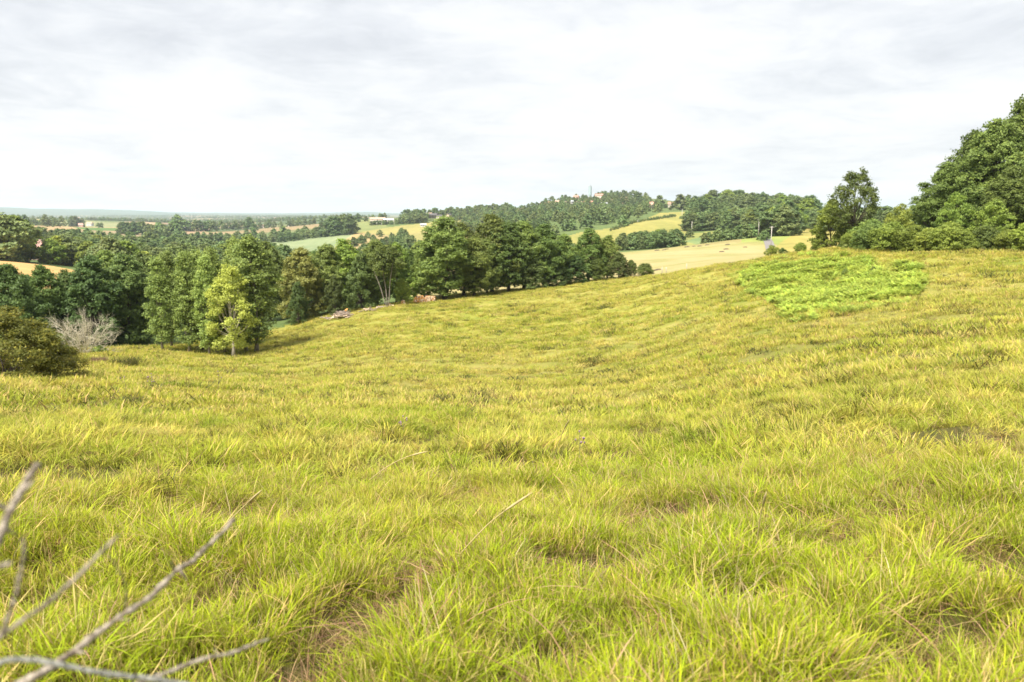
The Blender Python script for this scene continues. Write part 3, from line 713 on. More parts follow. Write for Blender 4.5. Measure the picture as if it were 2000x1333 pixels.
scatter([(688, 484), (688, 462), (740, 455), (800, 462), (812, 490)], 560, 1000, 34, (6, 9), 'copse', .75)
scatter([(560, 520), (640, 508), (810, 490), (1100, 500), (1100, 545), (560, 560)], 190, 480, 60, (6, 9), 'copse', .9)
line(698, 705, 1380, 1380, 1, (14, 15), 'hedge'); line(712, 717, 1380, 1380, 1, (9, 10), 'hedge'); line(726, 732, 1400, 1400, 1, (9, 10), 'hedge'); line(738, 755, 1450, 1450, 3, (9, 11), 'hedge')
line(722, 788, 1230, 1235, 11, (5.5, 8), 'ridge', rows=2); line(788, 832, 1240, 1240, 8, (11, 15), 'ridge', rows=2); line(790, 832, 1290, 1320, 7, (17, 22), 'ridge')
line(836, 1000, 1420, 1400, 24, (11, 17), 'ridge', rows=2, jit=10)
HILL = [(880, 434), (900, 424), (960, 416), (1040, 408), (1100, 399), (1150, 390), (1190, 386), (1250, 390), (1290, 406), (1290, 416), (1262, 428), (1232, 440), (1195, 447), (1140, 456), (1090, 466), (960, 474), (870, 452)]
scatter(HILL, 560, 1620, 360, (8, 13), 'hill', .82)
line(1160, 1245, 1620, 1600, 14, (8, 13), 'hill', jit=12); line(1020, 1150, 1500, 1600, 16, (6, 9), 'hill', jit=15); line(1058, 1130, 1560, 1580, 5, (11, 14), 'hill', (5,))
line(1240, 1262, 1400, 1400, 3, (14, 18), 'hill'); line(1264, 1320, 1300, 1230, 10, (6, 9), 'hill'); line(1284, 1290, 1290, 1290, 1, (18, 19), 'hill', (3,))
line(1095, 1100, 1250, 1250, 1, (15, 15), 'hill')
line(1192, 1320, 640, 830, 40, (2.2, 3.6), 'hedgelow', (4,), jit=5)
scatter([(1318, 417), (1330, 410), (1400, 404), (1500, 402), (1590, 408), (1590, 422), (1540, 426), (1400, 424)], 780, 1350, 90, (13, 20), 'ridge2', .8)
line(1320, 1590, 1080, 1080, 26, (13, 20), 'ridge2', rows=1, jit=12); line(1390, 1392, 1050, 1050, 1, (24, 24), 'ridge2', (5,)); line(1408, 1450, 1050, 1050, 4, (22, 26), 'ridge2', (3,))
scatter([(1344, 452), (1344, 440), (1400, 432), (1468, 430), (1470, 442), (1400, 452)], 560, 900, 46, (9, 14), 'copse2', .7)
line(1345, 1468, 640, 640, 13, (10, 14), 'copse2', jit=6)
line(1212, 1325, 415, 405, 13, (6.5, 9.5), 'copse3', rows=2, jit=5); line(1345, 1349, 560, 560, 1, (6, 6), 'copse3')
line(1372, 1432, 388, 385, 6, (4.5, 6.5), 'copse3', jit=3); line(1440, 1468, 380, 380, 3, (6.5, 7.5), 'copse3', jit=3)
line(1478, 1496, 405, 420, 3, (8, 10), 'roadside'); line(1503, 1560, 455, 460, 6, (13, 17), 'roadside'); line(1516, 1545, 395, 400, 3, (12, 14), 'roadside', (2, 0)); line(1482, 1590, 640, 640, 12, (12, 17), 'roadside', rows=2)
line(1488, 1494, 345, 355, 2, (4, 5), 'roadside'); line(1560, 1740, 560, 300, 16, (9, 12), 'roadside', rows=2)
WOODTXT = {
 'left': ('round crowned green tree in the wide wood beyond the hollow', 'trees of the wide valley wood'),
 'hedge': ('dark green tree in the hedgerows between the far fields', 'hedgerow trees of the plain'),
 'copse': ('small green tree in the copse below the pale slope', 'trees of the valley copse'),
 'ridge': ('green tree on the low ridge by the barns', 'trees on the barn ridge'),
 'hill': ('green tree on the wooded hill below the pale tower', 'trees of the tower hill'),
 'hedgelow': ('low dark bush in the hedge up the edge of the yellow slope', 'bushes of the slope hedge'),
 'ridge2': ('dark tree on the skyline ridge right of the tower hill', 'trees of the right ridge'),
 'copse2': ('tree in the dense copse above the winding road', 'trees of the copse above the road'),
 'copse3': ('dark tree in the copses behind the pale pasture', 'trees behind the pale pasture'),
 'roadside': ('full crowned green tree beside the winding road', 'trees by the winding road')}
CAND[:] = [c for c in CAND if not (50 < CX + F * c[0] / c[1] < 96 and 325 < math.hypot(c[0], c[1]) < 450)]
CAND.sort(key=lambda c: -c[3] / math.hypot(c[0], c[1]))
gq = np.random.default_rng(77)
for i, (x, y, z, h, wd, pk) in enumerate(CAND[:330]):
    lb, gp = WOODTXT[wd]; pr = P_FARLITE if gq.random() < .14 and pk != 5 else P_FAR[pk]
    o = put_tree('hedge_bush' if wd == 'hedgelow' else 'woodland_tree', pr, x, y, z - .4, h + .4, gq.uniform(1.0, 1.45), gq.uniform(0, 6.28), lb, 'bush' if wd == 'hedgelow' else 'tree', gp)
    if wd == 'hedgelow': o.scale = (h / 12 * 2.2, h / 12 * 2.2, h / 12)
# everything further away reads as one mass: woods, hedges and tree lines of the plain
rest = list(CAND[330:])
g = np.random.default_rng(5)
for k in range(560):                            # tree lines and small woods from 1.6 km to the ridge
    az = g.uniform(-.64, .02) if k % 8 else g.uniform(0, .6); r = math.exp(g.uniform(math.log(1650), math.log(9500)))
    ang = g.normal() * .35; n = int(g.integers(8, 30)); step = g.uniform(11, 15) * (1 + r / 9000)
    for j in range(n):
        x = r * math.sin(az) + (j - n / 2) * step * math.cos(ang) + g.normal() * 6; y = r * math.cos(az) + (j - n / 2) * step * math.sin(ang) + g.normal() * 12
        px_ = CX + F * x / y
        if px_ > 690: continue
        if math.hypot(x, y) < 2700: continue
        rest.append((x, y, None, g.uniform(7, 13), 'far', 0))
for k in range(4500):
    az = g.uniform(-.66, -.15); r = math.exp(g.uniform(math.log(3200), math.log(9000)))
    if vnoise(np.array([az * 22]), np.array([math.log(r) * 9]), 31)[0] > .05: rest.append((r * math.sin(az), r * math.cos(az), None, g.uniform(7, 13), 'far', 0))
def lowtree(seed):
    gg = np.random.default_rng(seed); C, N_, SZ, RN, _, _ = crown(seed, 12, 5.4, .02, 'dome', 10, 9, 2, .2, .04, 1.25)
    v, f = leaf_quads(gg, C, N_, SZ, .8); return v, f, RN
LOW = [lowtree(400 + i) for i in range(4)]
MID = []
for i in range(3):
    gg = np.random.default_rng(450 + i); C, N_, SZ, RN, _, _ = crown(450 + i, 12, 5.4, .02, 'dome', 16, 12, 5, .17, .035, .7); v, f = leaf_quads(gg, C, N_, SZ, .8); MID.append((v, f, RN))
def mass(lst, name, label, src):
    VV, FF, RR, TT, off = [], [], [], [], 0
    xs = np.array([c[0] for c in lst]); ys = np.array([c[1] for c in lst]); zs = ground(xs, ys, False)
    for k, c in enumerate(lst):
        v, f, rn = src[k % len(src)]; a = g.uniform(0, 6.28); s = c[3] / 12; wf = g.uniform(1, 1.35) * s
        R_ = np.array([[math.cos(a) * wf, -math.sin(a) * wf, 0], [math.sin(a) * wf, math.cos(a) * wf, 0], [0, 0, s]])
        VV.append(v @ R_.T + [xs[k], ys[k], zs[k] - .3]); FF.append(f + off); off += len(v); RR.append(rn); TT.append(np.full(len(f), g.random()))
    me = mesh(name, np.concatenate(VV), np.concatenate(FF), FARL, attrs={'rnd': np.concatenate(RR), 'tree': np.concatenate(TT)})
    tag(link(bpy.data.objects.new(name, me)), label, 'woodland', kind='stuff')
mass([c for c in rest if c[4] != 'far'], 'distant_woodland', 'mass of further trees in the valley woods and on the hills', MID)
mass([c for c in rest if c[4] == 'far'], 'far_tree_lines', 'blue green tree lines and woods far out on the plain', LOW)

# ------------------------------------------------------------------ buildings, tower, poles, logs
def roofmat(nm, c): return plain_mat(nm, c, sc(c, .75), 1.5, stretch=(1, 4, 1))
RED = roofmat('red_tiles', (.50, .24, .18)); TAN = roofmat('tan_tiles', (.50, .33, .24)); PALE = roofmat('pale_sheet', (.45, .47, .49)); DRK = roofmat('dark_sheet', (.10, .09, .09))
PINK = roofmat('old_pink_tiles', (.52, .30, .25))
WALL = plain_mat('cream_render', (.56, .50, .42), (.48, .42, .34), .8); PINKW = plain_mat('pink_render', (.72, .52, .44), (.62, .44, .36), .8); WHITE = plain_mat('white_wall', (.48, .47, .45), (.42, .41, .39), .8)
GLASS = plain_mat('dark_opening', (.03, .035, .04), (.05, .05, .055), 2, .3); WOODM = plain_mat('weathered_wood', (.36, .31, .25), (.22, .19, .15), 4, stretch=(1, 1, .2))
def house(px, r, wdt, dep, hw, hr, rz, roof, wall, label, name='house', group=None, dz=0.0, chimney=True, openfront=False):
    x, y, z = at(px, r); o = link(bpy.data.objects.new(name, None)); o.location = (x, y, z + dz); o.rotation_euler.z = rz
    tag(o, label, 'barn' if 'barn' in name or 'shed' in name else 'house', group)
    a, b = wdt / 2, dep / 2; w_ = B()
    if openfront:
        w_.box((-a, b - .2, -1), (a, b, hw)); w_.box((-a, -b, -1), (-a + .2, b - .2, hw)); w_.box((a - .2, -b, -1), (a, b - .2, hw))
        for i in range(4): w_.box((-a + (i + 1) * wdt / 5, -b, -1), (-a + (i + 1) * wdt / 5 + .3, -b + .3, hw))
        w_.add([(-a, b - .1, hw), (a, b - .1, hw), (0, b - .1, hw + hr * .97)], t=[(0, 1, 2)])
    else:
        w_.box((-a, -b, -1), (a, b, hw)); w_.add([(-a, -b, hw), (-a, b, hw), (-a, 0, hw + hr)], t=[(0, 1, 2)]); w_.add([(a, -b, hw), (a, b, hw), (a, 0, hw + hr)], t=[(0, 2, 1)])
    w_.obj('wall', wall, o)
    e = .5; k = hr / b; th = .22; rb = B()
    for s in (-1, 1):
        y1 = s * (b + e); z1 = hw - e * k
        rb.add([(-a - e, 0, hw + hr), (a + e, 0, hw + hr), (a + e, y1, z1), (-a - e, y1, z1), (-a - e, 0, hw + hr + th), (a + e, 0, hw + hr + th), (a + e, y1, z1 + th), (-a - e, y1, z1 + th)],
               [(0, 1, 2, 3), (4, 7, 6, 5), (3, 2, 6, 7), (0, 3, 7, 4), (1, 5, 6, 2)])
    rf = rb.obj('roof', roof, o)
    if chimney: B().box((a * .5, -.4, hw + hr * .6), (a * .5 + .8, .4, hw + hr + 1.1)).obj('chimney', wall, rf)
    if not openfront:
        for i in range(3):
            xx = -a + (i + .5) * wdt / 3
            if i == 1: B().box((xx - .5, -b - .04, 0), (xx + .5, -b + .02, 2.1)).obj('door', GLASS, o)
            else: B().box((xx - .5, -b - .04, 1.0), (xx + .5, -b + .02, 2.2)).obj('window', GLASS, o)
    return o
house(72, 430, 6.5, 6, 5.2, 2.2, .75, PINK, PINKW, 'house with brownish pink roof half buried in the valley trees', dz=1.0)
house(158, 1830, 8, 7, 4.6, 3.4, .5, PINK, PINKW, 'small pink farmhouse under the big dark tree in the plain')
HG = 'red roofed houses on the tower hill'
for px, r, wd, roof, wall, dz, lb in [
    (1062, 1400, 12, RED, WALL, 1.5, 'leftmost red roofed house high on the wooded hill'), (1072, 1420, 9, RED, WALL, 1.5, 'second small red roof from the left on the wooded hill'),
    (1089, 1420, 8, TAN, PINKW, 1.5, 'narrow house with pinkish gable on the wooded hill'), (1125, 1540, 9, RED, PINKW, 2.5, 'small red roof between the cypresses left of the tower'),
    (1131, 1300, 8, TAN, WALL, 2, 'pale wall of a house among trees left of the wide red roof'), (1149.5, 1290, 15, RED, WALL, 2, 'wide red roofed house on the hillside below the tower'),
    (1170.5, 1500, 15, RED, WALL, 2, 'red roofed house near the hilltop right of the tower'), (1270, 1180, 9, RED, PINKW, 4, 'red roofed house at the right shoulder of the hill'),
    (1277, 1165, 7, TAN, WALL, 2.5, 'low annex roof beside the house on the right shoulder'), (1309, 1130, 6, RED, WALL, 4, 'tiny red roof on the skyline between hill and right ridge')]:
    house(px, r, wd, 8, 4, 2.4, random.uniform(-.4, .4), roof, wall, lb, group=HG, dz=dz)
house(1179.5, 1230, 9, 7, 3, 1.2, .1, PALE, WHITE, 'white flat looking building on the wooded hillside', dz=4, chimney=False)
house(1117, 1300, 4, 4, 3, 1.2, .3, PALE, WHITE, 'tiny white cabin among the hillside trees', dz=6, chimney=False)
house(836, 1330, 13, 10, 5, 2.6, .25, TAN, WOODM, 'barn with tan roof on the ridge skyline', 'barn', dz=4, chimney=False)
house(846, 1320, 14, 10, 4.6, 2.8, -.2, DRK, WOODM, 'open fronted barn with dark roof on the ridge skyline', 'barn', dz=3.5, chimney=False, openfront=True)
house(858, 1315, 10, 8, 3.4, 2.2, .1, DRK, WALL, 'low dark roofed barn right of the open fronted barn', 'barn', dz=2.5, chimney=False)
house(876.5, 1310, 6, 7, 4, 2.4, .9, DRK, PINKW, 'narrow dark roofed house with pink wall on the ridge', dz=3, chimney=False)
house(738, 1330, 24, 10, 2.8, 2.6, .05, TAN, WALL, 'long tan roofed shed on the low ridge', 'shed', chimney=False, dz=2)
house(759, 1290, 16, 8, 2.4, 2.0, .12, PALE, WALL, 'long pale roofed shed on the low ridge right of the tan one', 'shed', chimney=False, dz=2)
house(827, 1150, 8, 5, 2.4, 1.6, .0, PALE, WHITE, 'small white shed at the edge of the pale slope', 'shed', chimney=False)
PG = 'farm houses of the plain'
for px, r, wd, hh, roof, wall, lb in [
    (65, 2050, 11, 5, TAN, WHITE, 'farm house with white gable behind the dark round wood'), (9, 1750, 9, 4, RED, WALL, 'house at the left edge of the plain among slim trees'),
    (22, 1760, 12, 4, TAN, WHITE, 'pale long house at the left of the plain'), (176, 2150, 15, 5, TAN, WHITE, 'pale farm house right of the pink farmhouse and big tree'),
    (364, 1850, 20, 5, PALE, WHITE, 'long white farm building in the middle of the plain'), (381, 2100, 13, 8, TAN, PINKW, 'tall brown roofed building behind the long white one'),
    (369, 1500, 8, 4, PALE, WHITE, 'small white shed in front of the long white building'), (351, 1900, 8, 5, RED, WALL, 'house left of the long white farm building'),
    (442, 1800, 18, 4, RED, WALL, 'long pink roofed house right of the middle hamlet'), (457, 1780, 14, 4, TAN, WHITE, 'low house with pale front beside the long pink roofed one'),
    (509, 2000, 14, 4, TAN, WALL, 'house behind the tips of the poplars'), (568, 2100, 11, 4, RED, WALL, 'small house far behind the round hedge trees'),
    (396, 2000, 9, 4, RED, PINKW, 'small house right of the tall brown roofed building'), (34, 5200, 30, 7, TAN, WHITE, 'white building far out left under the blue ridge'),
    (60, 5200, 60, 6, RED, WALL, 'wide reddish building far out left under the blue ridge'), (150, 5600, 50, 6, TAN, WHITE, 'pale building far out under the blue ridge behind the pink farmhouse')]:
    house(px, r, wd, 8, hh, 2.6, random.uniform(-.5, .5), roof, wall, lb, group=PG, dz=1.5 if r < 4000 else 8)
# tower on the hill
def tower():
    x, y, z = at(1152, 1900); zb = 1900 * elev_tan(px_az(1152), 394); o = link(bpy.data.objects.new('tower', None)); o.location = (x, y, zb)
    tag(o, 'pale glassy tower with a thin mast on the hilltop skyline', 'tower')
    TG = plain_mat('tower_panels', (.27, .35, .37), (.33, .41, .43), .25, .35, stretch=(1, 1, 2)); TC = plain_mat('tower_concrete', (.40, .42, .42), (.36, .37, .37), .5)
    top = 1900 * (elev_tan(px_az(1152), 364) - elev_tan(px_az(1152), 394))
    B().tube([(0, 0, -25), (0, 0, top * .42)], [2.2, 2.2], 12).obj('shaft', TC, o, True)
    b = B(); b.tube([(0, 0, top * .25), (0, 0, top * .42), (0, 0, top)], [2.3, 3.9, 3.9], 16); bd = b.obj('body', TG, o)
    rb = B()
    for i in range(5): rb.tube([(0, 0, top * (.46 + i * .125)), (0, 0, top * (.47 + i * .125))], [4.05, 4.05], 16)
    rb.obj('ring', TC, bd)
    B().tube([(0, 0, top), (0, 0, top + 1.5), (0, 0, top + 3)], [1.5, 1.3, .7], 10).obj('cap', plain_mat('cap_grey', (.30, .31, .31)), o)
    B().tube([(0, 0, top + 3), (0, 0, top + 15)], [.22, .08], 6).obj('mast', TC, o)
tower()
def pole(px, r, top, cat, label, arms=1, mt=None):
    x, y, z = at(px, r); h = r * elev_tan(math.atan2(x, y), top) - z; o = link(bpy.data.objects.new('utility_pole', None)); o.location = (x, y, z); o.rotation_euler.z = random.uniform(-.4, .4)
    k = .13 if r < 500 else .16
    B().tube([(0, 0, -.5), (0, 0, h)], [k * 1.25, k * .8], 8).obj('pole', POLEM, o, True); c = B()
    for i in range(arms): c.box((-.9, -.06, h - .5 - i * .9), (.9, .06, h - .36 - i * .9))
    ca = c.obj('crossarm', POLEM, o)
    for xx in (-.75, 0, .75): B().tube([(xx, 0, h - .36), (xx, 0, h - .1)], [.06, .05], 6).obj('insulator', GLASS, ca)
    tag(o, label, cat, 'utility poles of the valley')
POLEM = plain_mat('pole_wood', (.50, .47, .42), (.38, .35, .31), 2)
for px, r, top, lb in [(1505.5, 325, 442, 'nearest utility pole on the right side of the winding road'), (1481, 392, 428, 'utility pole left of the winding road, seen before the hedge tree'), (1485.5, 420, 432, 'pale pole just right of the left roadside pole'),
                       (1351, 620, 433, 'pole standing in the yellow slope before the copse'), (1331.7, 760, 409, 'pole near the top of the yellow slope'), (1348, 1000, 408, 'pole on the crest left of the dark ridge trees'),
                       (1376, 1000, 404, 'pole rising above the copse on the ridge'), (1245.5, 720, 430, 'faint pole at the left edge of the yellow slope'), (736, 1180, 434, 'leftmost thin pole before the ridge trees'),
                       (745, 1180, 434.5, 'second thin pole before the ridge trees'), (770, 1160, 430, 'taller thin pole before the ridge trees')]:
    pole(px, r, top, 'utility pole', lb)
# winding road: a thin sheet following the ground
def road():
    ctr = [(1508, 292), (1505, 320), (1501, 345), (1494, 362), (1493, 378), (1499, 392), (1503, 405), (1500, 425), (1494, 450)]
    P_ = np.array([at(px, r)[:2] for px, r in ctr]); t = np.arange(len(P_)); tt = np.linspace(0, len(P_) - 1, 90)
    # smooth the centre line
    c = np.c_[np.interp(tt, t, P_[:, 0]), np.interp(tt, t, P_[:, 1])]
    for _ in range(12): c[1:-1] = (c[:-2] + c[1:-1] * 2 + c[2:]) / 4
    d = unit(np.gradient(c, axis=0)); nn = np.c_[d[:, 1], -d[:, 0]]; V = []
    for s in (-1.8, -1.0, 0, 1.0, 1.8):
        q = c + nn * s; V.append(np.c_[q, ground(q[:, 0], q[:, 1], False) + .16])
    V = np.stack(V, 1).reshape(-1, 3); n = len(c)
    f = [(i*5+j, i*5+j+1, (i+1)*5+j+1, (i+1)*5+j) for i in range(n-1) for j in range(4)]
    tag(link(bpy.data.objects.new('road', mesh('road', V, np.array(f), plain_mat('asphalt', (.20, .185, .175), (.165, .15, .145), .4), smooth=True))), kind='structure')
road()
# dark heaps lying on the pasture
gm = np.random.default_rng(9); HEAP = plain_mat('dark_dung', (.07, .055, .035), (.11, .085, .05), 3)
def heap_mesh(seed):
    g_ = np.random.default_rng(seed); b = B(); n = 14
    V = [(0, 0, .42)]
    for k, (rr_, hh) in enumerate(((.45, .38), (.85, .2), (1.05, -.15))):
        for i in range(n):
            a = i * 2 * math.pi / n; q = rr_ * g_.uniform(.85, 1.15); V.append((q * math.cos(a) * 1.35, q * math.sin(a), hh * g_.uniform(.75, 1.2)))
    T_ = [(0, 1 + i, 1 + (i + 1) % n) for i in range(n)]; Q = [(1 + k*n + i, 1 + (k+1)*n + i, 1 + (k+1)*n + (i+1) % n, 1 + k*n + (i+1) % n) for k in range(2) for i in range(n)]
    b.add(V, Q, T_); return b.mesh('heap_mesh', HEAP, True)
HM = [heap_mesh(i) for i in range(3)]
hp = [(1285.7, 528), (1410, 492.5), (1418.5, 487.5), (1421.5, 478.5), (1455.5, 483.5), (1367.5, 481.5), (1355.5, 481.8), (1342.5, 483), (1303, 487.5), (1297, 489), (1382, 479.2), (1284, 490)]
hl = ['dark heap nearest the small round bush, low on the pasture', 'dark heap standing alone furthest forward in the middle of the pasture', 'dark heap just behind the forward one', 'dark heap at the upper rim of the pasture above two others',
      'rightmost dark heap on the pasture towards the road', 'dark heap on the upper rim left of the middle', 'dark heap between two rim heaps below the copse', 'leftmost of the three rim heaps below the copse',
      'right one of a close pair of heaps on the left pasture rim', 'left one of a close pair of heaps on the left pasture rim', 'faint small heap on the rim behind the copse gap', 'small heap furthest left on the pasture rim']
for i, ((px, py), lb) in enumerate(zip(hp, hl)):
    x, y, z, r = hit(px, py, 160, 390); o = link(bpy.data.objects.new('dark_heap', HM[i % 3])); o.location = (x, y, z); s = (.62 if r < 250 else .85) * gm.uniform(.8, 1.15); o.scale = (s, s, s); o.rotation_euler.z = gm.uniform(-.4, .4)
    tag(o, lb, 'heap', 'dark heaps on the pale pasture')
# fence posts near the end of the oak row
for px, r, h, lb in [(1222, 158, 1.3, 'thin post under the end of the oak row, left of two others'), (1231, 158, 1.3, 'middle thin post under the end of the oak row'), (1238, 158, 1.3, 'thin post just left of the small round bush'),
                  (1293, 152, 1.2, 'whitish post right of the small round bush at the meadow edge'), (1301, 151, 1.0, 'short post next to the whitish one'), (1341, 140, 1.2, 'rightmost single post at the meadow edge')]:
    x, y, z = at(px, r); b = B(); b.tube([(0, 0, -.3), (0, 0, h - .05), (0, 0, h)], [.07, .06, .03], 7)
    tag(b.obj('fence_post', WOODM if px < 1280 else POLEM, None, True, (x, y, z)), lb, 'post', 'fence posts along the meadow edge')

# firewood
FRESH = plain_mat('fresh_cut_wood', (.80, .42, .14), (.60, .27, .07), 7); CUTP = plain_mat('pale_cut_wood', (.90, .72, .52), (.74, .54, .38), 7); OLDW = plain_mat('old_grey_wood', (.33, .26, .21), (.20, .16, .13), 6); TARP = plain_mat('black_plastic', (.02, .02, .022), (.035, .035, .04), 3, .35)
def log(b, p, d, ln, r, m0, m1, g_):
    d = unit(np.asarray(d, float)); p = np.asarray(p, float); n0 = len(b.mi), len(b.ti)
    b.tube([p - d * ln / 2, p, p + d * ln / 2], [r, r * 1.03, r * .97], 7, m=m0)
    b.ti[-14:] = [m1] * 14
def stack(px, r, w_, h, depth, rz, mats, label, name='firewood_stack', tarp=False, arch=True):
    x, y, z = at(px, r); o = link(bpy.data.objects.new(name, None)); o.location = (x, y, z - .05); o.rotation_euler.z = rz; g_ = np.random.default_rng(int(px))
    b = B(); rad = .085; row = 0; zz = rad
    while zz < h:
        half = w_ / 2 * (math.sqrt(max(0, 1 - (zz / h) ** 2 * .8)) if arch else 1); n = max(1, int(2 * half / (2 * rad)))
        for i in range(n):
            xx = -half + (i + .5 + .5 * (row % 2) * .6) * 2 * half / n; q = rad * g_.uniform(.75, 1.12)
            log(b, (xx, g_.normal() * .05, zz), (g_.normal() * .06, 1, g_.normal() * .03), depth, q, 0, 1 + int(g_.random() < .35), g_)
        zz += rad * 1.75; row += 1
    b.obj('logs', mats, o)
    if tarp:
        t_ = B(); xs = np.linspace(-w_ * .28, w_ * .25, 7); V = [(a, s * depth * .5, h + .04 + .06 * math.sin(a * 9 + s) - .1 * abs(s)) for a in xs for s in (-1, 0, 1)]
        V += [(a, b_, c - .03) for a, b_, c in V]
        Q = [(i*3+j, i*3+j+1, (i+1)*3+j+1, (i+1)*3+j) for i in range(6) for j in range(2)]
        Q += [tuple(21 + k for k in q[::-1]) for q in Q]; t_.add(V, Q); t_.obj('cover', TARP, o)
    return tag(o, label, 'woodpile', 'stacks of firewood at the wood edge')
F3 = [OLDW, FRESH, CUTP]
stack(820, 130.5, 2.2, 1.15, 1.0, .25, [FRESH, FRESH, CUTP], 'largest arched firewood stack with a scrap of black cover on top', tarp=True)
stack(835.5, 131.5, .8, 1.0, .9, .1, [FRESH, CUTP, CUTP], 'narrow firewood stack right beside the largest one', arch=False)
stack(845.5, 132, .8, .95, .9, -.1, [FRESH, CUTP, FRESH], 'narrow firewood stack, rightmost of the row', arch=False)
stack(787, 128, .8, .85, .8, .2, [OLDW, CUTP, FRESH], 'small pale firewood heap alone between the big stack and the scattered logs')
def brush(px, r, w_, h, label, cnt, seed, name='brush_pile', fresh=.1, rad=.04, ln=1.6):
    x, y, z = at(px, r); g_ = np.random.default_rng(seed); b = B()
    for i in range(cnt):
        u_ = g_.normal(size=2) * .33; zz = h * max(.08, 1 - 1.6 * abs(u_[0])) * g_.uniform(.1, .9)
        d = unit(np.array([g_.normal() + .8, g_.normal() * .7, g_.normal() * .25])); q = rad * g_.uniform(.5, 1.6)
        log(b, (u_[0] * w_, u_[1] * w_ * .5, zz), d, ln * g_.uniform(.5, 1.1), q, 1 if g_.random() < fresh else 0, 1 if g_.random() < .5 else 0, g_)
    return tag(b.obj(name, [OLDW, CUTP], None, loc=(x, y, z)), label, 'brush pile')
brush(669, 118, 2.6, 1.15, 'heap of grey cut branches lying in the meadow below the wood edge', 170, 4)
brush(722, 122, 1.5, .4, 'flat scatter of grey and pale sticks between the brush heap and the dark log', 45, 5)
def single(px, r, ln, rad, rz, mats, label, name='log', lift=0, pitch=0.0):
    x, y, z = at(px, r); b = B(); g_ = np.random.default_rng(int(px * 3)); log(b, (0, 0, rad * .8 + lift), (1, 0, pitch), ln, rad, 0, 1, g_)
    return tag(b.obj(name, mats, None, loc=(x, y, z), rz=rz), label, 'log', 'single logs lying at the wood edge')
single(742, 123.5, 1.0, .20, .5, [OLDW, CUTP], 'thick dark log with a pale cut end pointing right')
single(752, 124.5, .9, .13, .2, [OLDW, CUTP], 'thinner grey log just right of the thick dark log')
single(763, 125.5, 1.0, .12, .15, [CUTP, CUTP], 'barked pale log on the ground below the leaning trunks')
single(760, 126.2, .5, .10, -.3, [CUTP, CUTP], 'short pale log lying left of the barked pale log', lift=.05)
single(677, 118.3, .5, .13, 1.2, [FRESH, FRESH], 'short orange freshly cut log on top of the brush heap', lift=.95, pitch=.3)
x, y, z = at(761, 127.5); b_ = B(); b_.tube([(0, 0, -.1), (0, 0, .15), (0, 0, .42)], [.22, .17, .16], 9); b_.ti = [1] * len(b_.ti)
tag(b_.obj('tree_stump', [OLDW, FRESH], None, loc=(x, y, z)), 'small stump with an orange cut top at the foot of the leaning trunks', 'stump')
single(833, 131.8, .5, .12, .3, [TARP, TARP], 'short black charred log lying on top between the firewood stacks', lift=.95)

# ------------------------------------------------------------------ grass, ferns and stalks
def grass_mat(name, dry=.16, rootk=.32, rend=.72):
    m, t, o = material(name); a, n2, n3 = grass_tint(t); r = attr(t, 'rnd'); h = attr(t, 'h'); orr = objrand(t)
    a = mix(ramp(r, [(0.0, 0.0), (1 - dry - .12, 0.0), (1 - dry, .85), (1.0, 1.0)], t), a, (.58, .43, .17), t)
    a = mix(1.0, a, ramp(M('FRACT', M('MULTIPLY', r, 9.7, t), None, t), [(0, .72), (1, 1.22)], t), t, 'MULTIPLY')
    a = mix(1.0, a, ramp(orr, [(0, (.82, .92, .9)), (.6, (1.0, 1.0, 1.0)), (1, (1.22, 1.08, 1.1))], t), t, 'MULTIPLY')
    a = mix(ramp(h, [(0, .92), (rootk, .60), (rend, 0.0)], t), a, (.085, .058, .020), t)  # thatch brown at the root, deepened to paint the shade between blades
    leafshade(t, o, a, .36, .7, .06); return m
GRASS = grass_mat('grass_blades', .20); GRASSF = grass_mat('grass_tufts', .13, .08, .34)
DARKG = leaf_mat('tussock_shade', (.05, .07, .012), var=.5, warm=(.15, .10, .03), trans=.3)  # dark tufts whose colour stands in for the small shadows of the tussocks
SEEDY = leaf_mat('seeding_stems', (.42, .36, .17), var=.35, warm=(.58, .48, .28), trans=.2)
STRAW = leaf_mat('dead_straw', (.20, .115, .05), var=.6, warm=(.46, .31, .16), trans=.2)
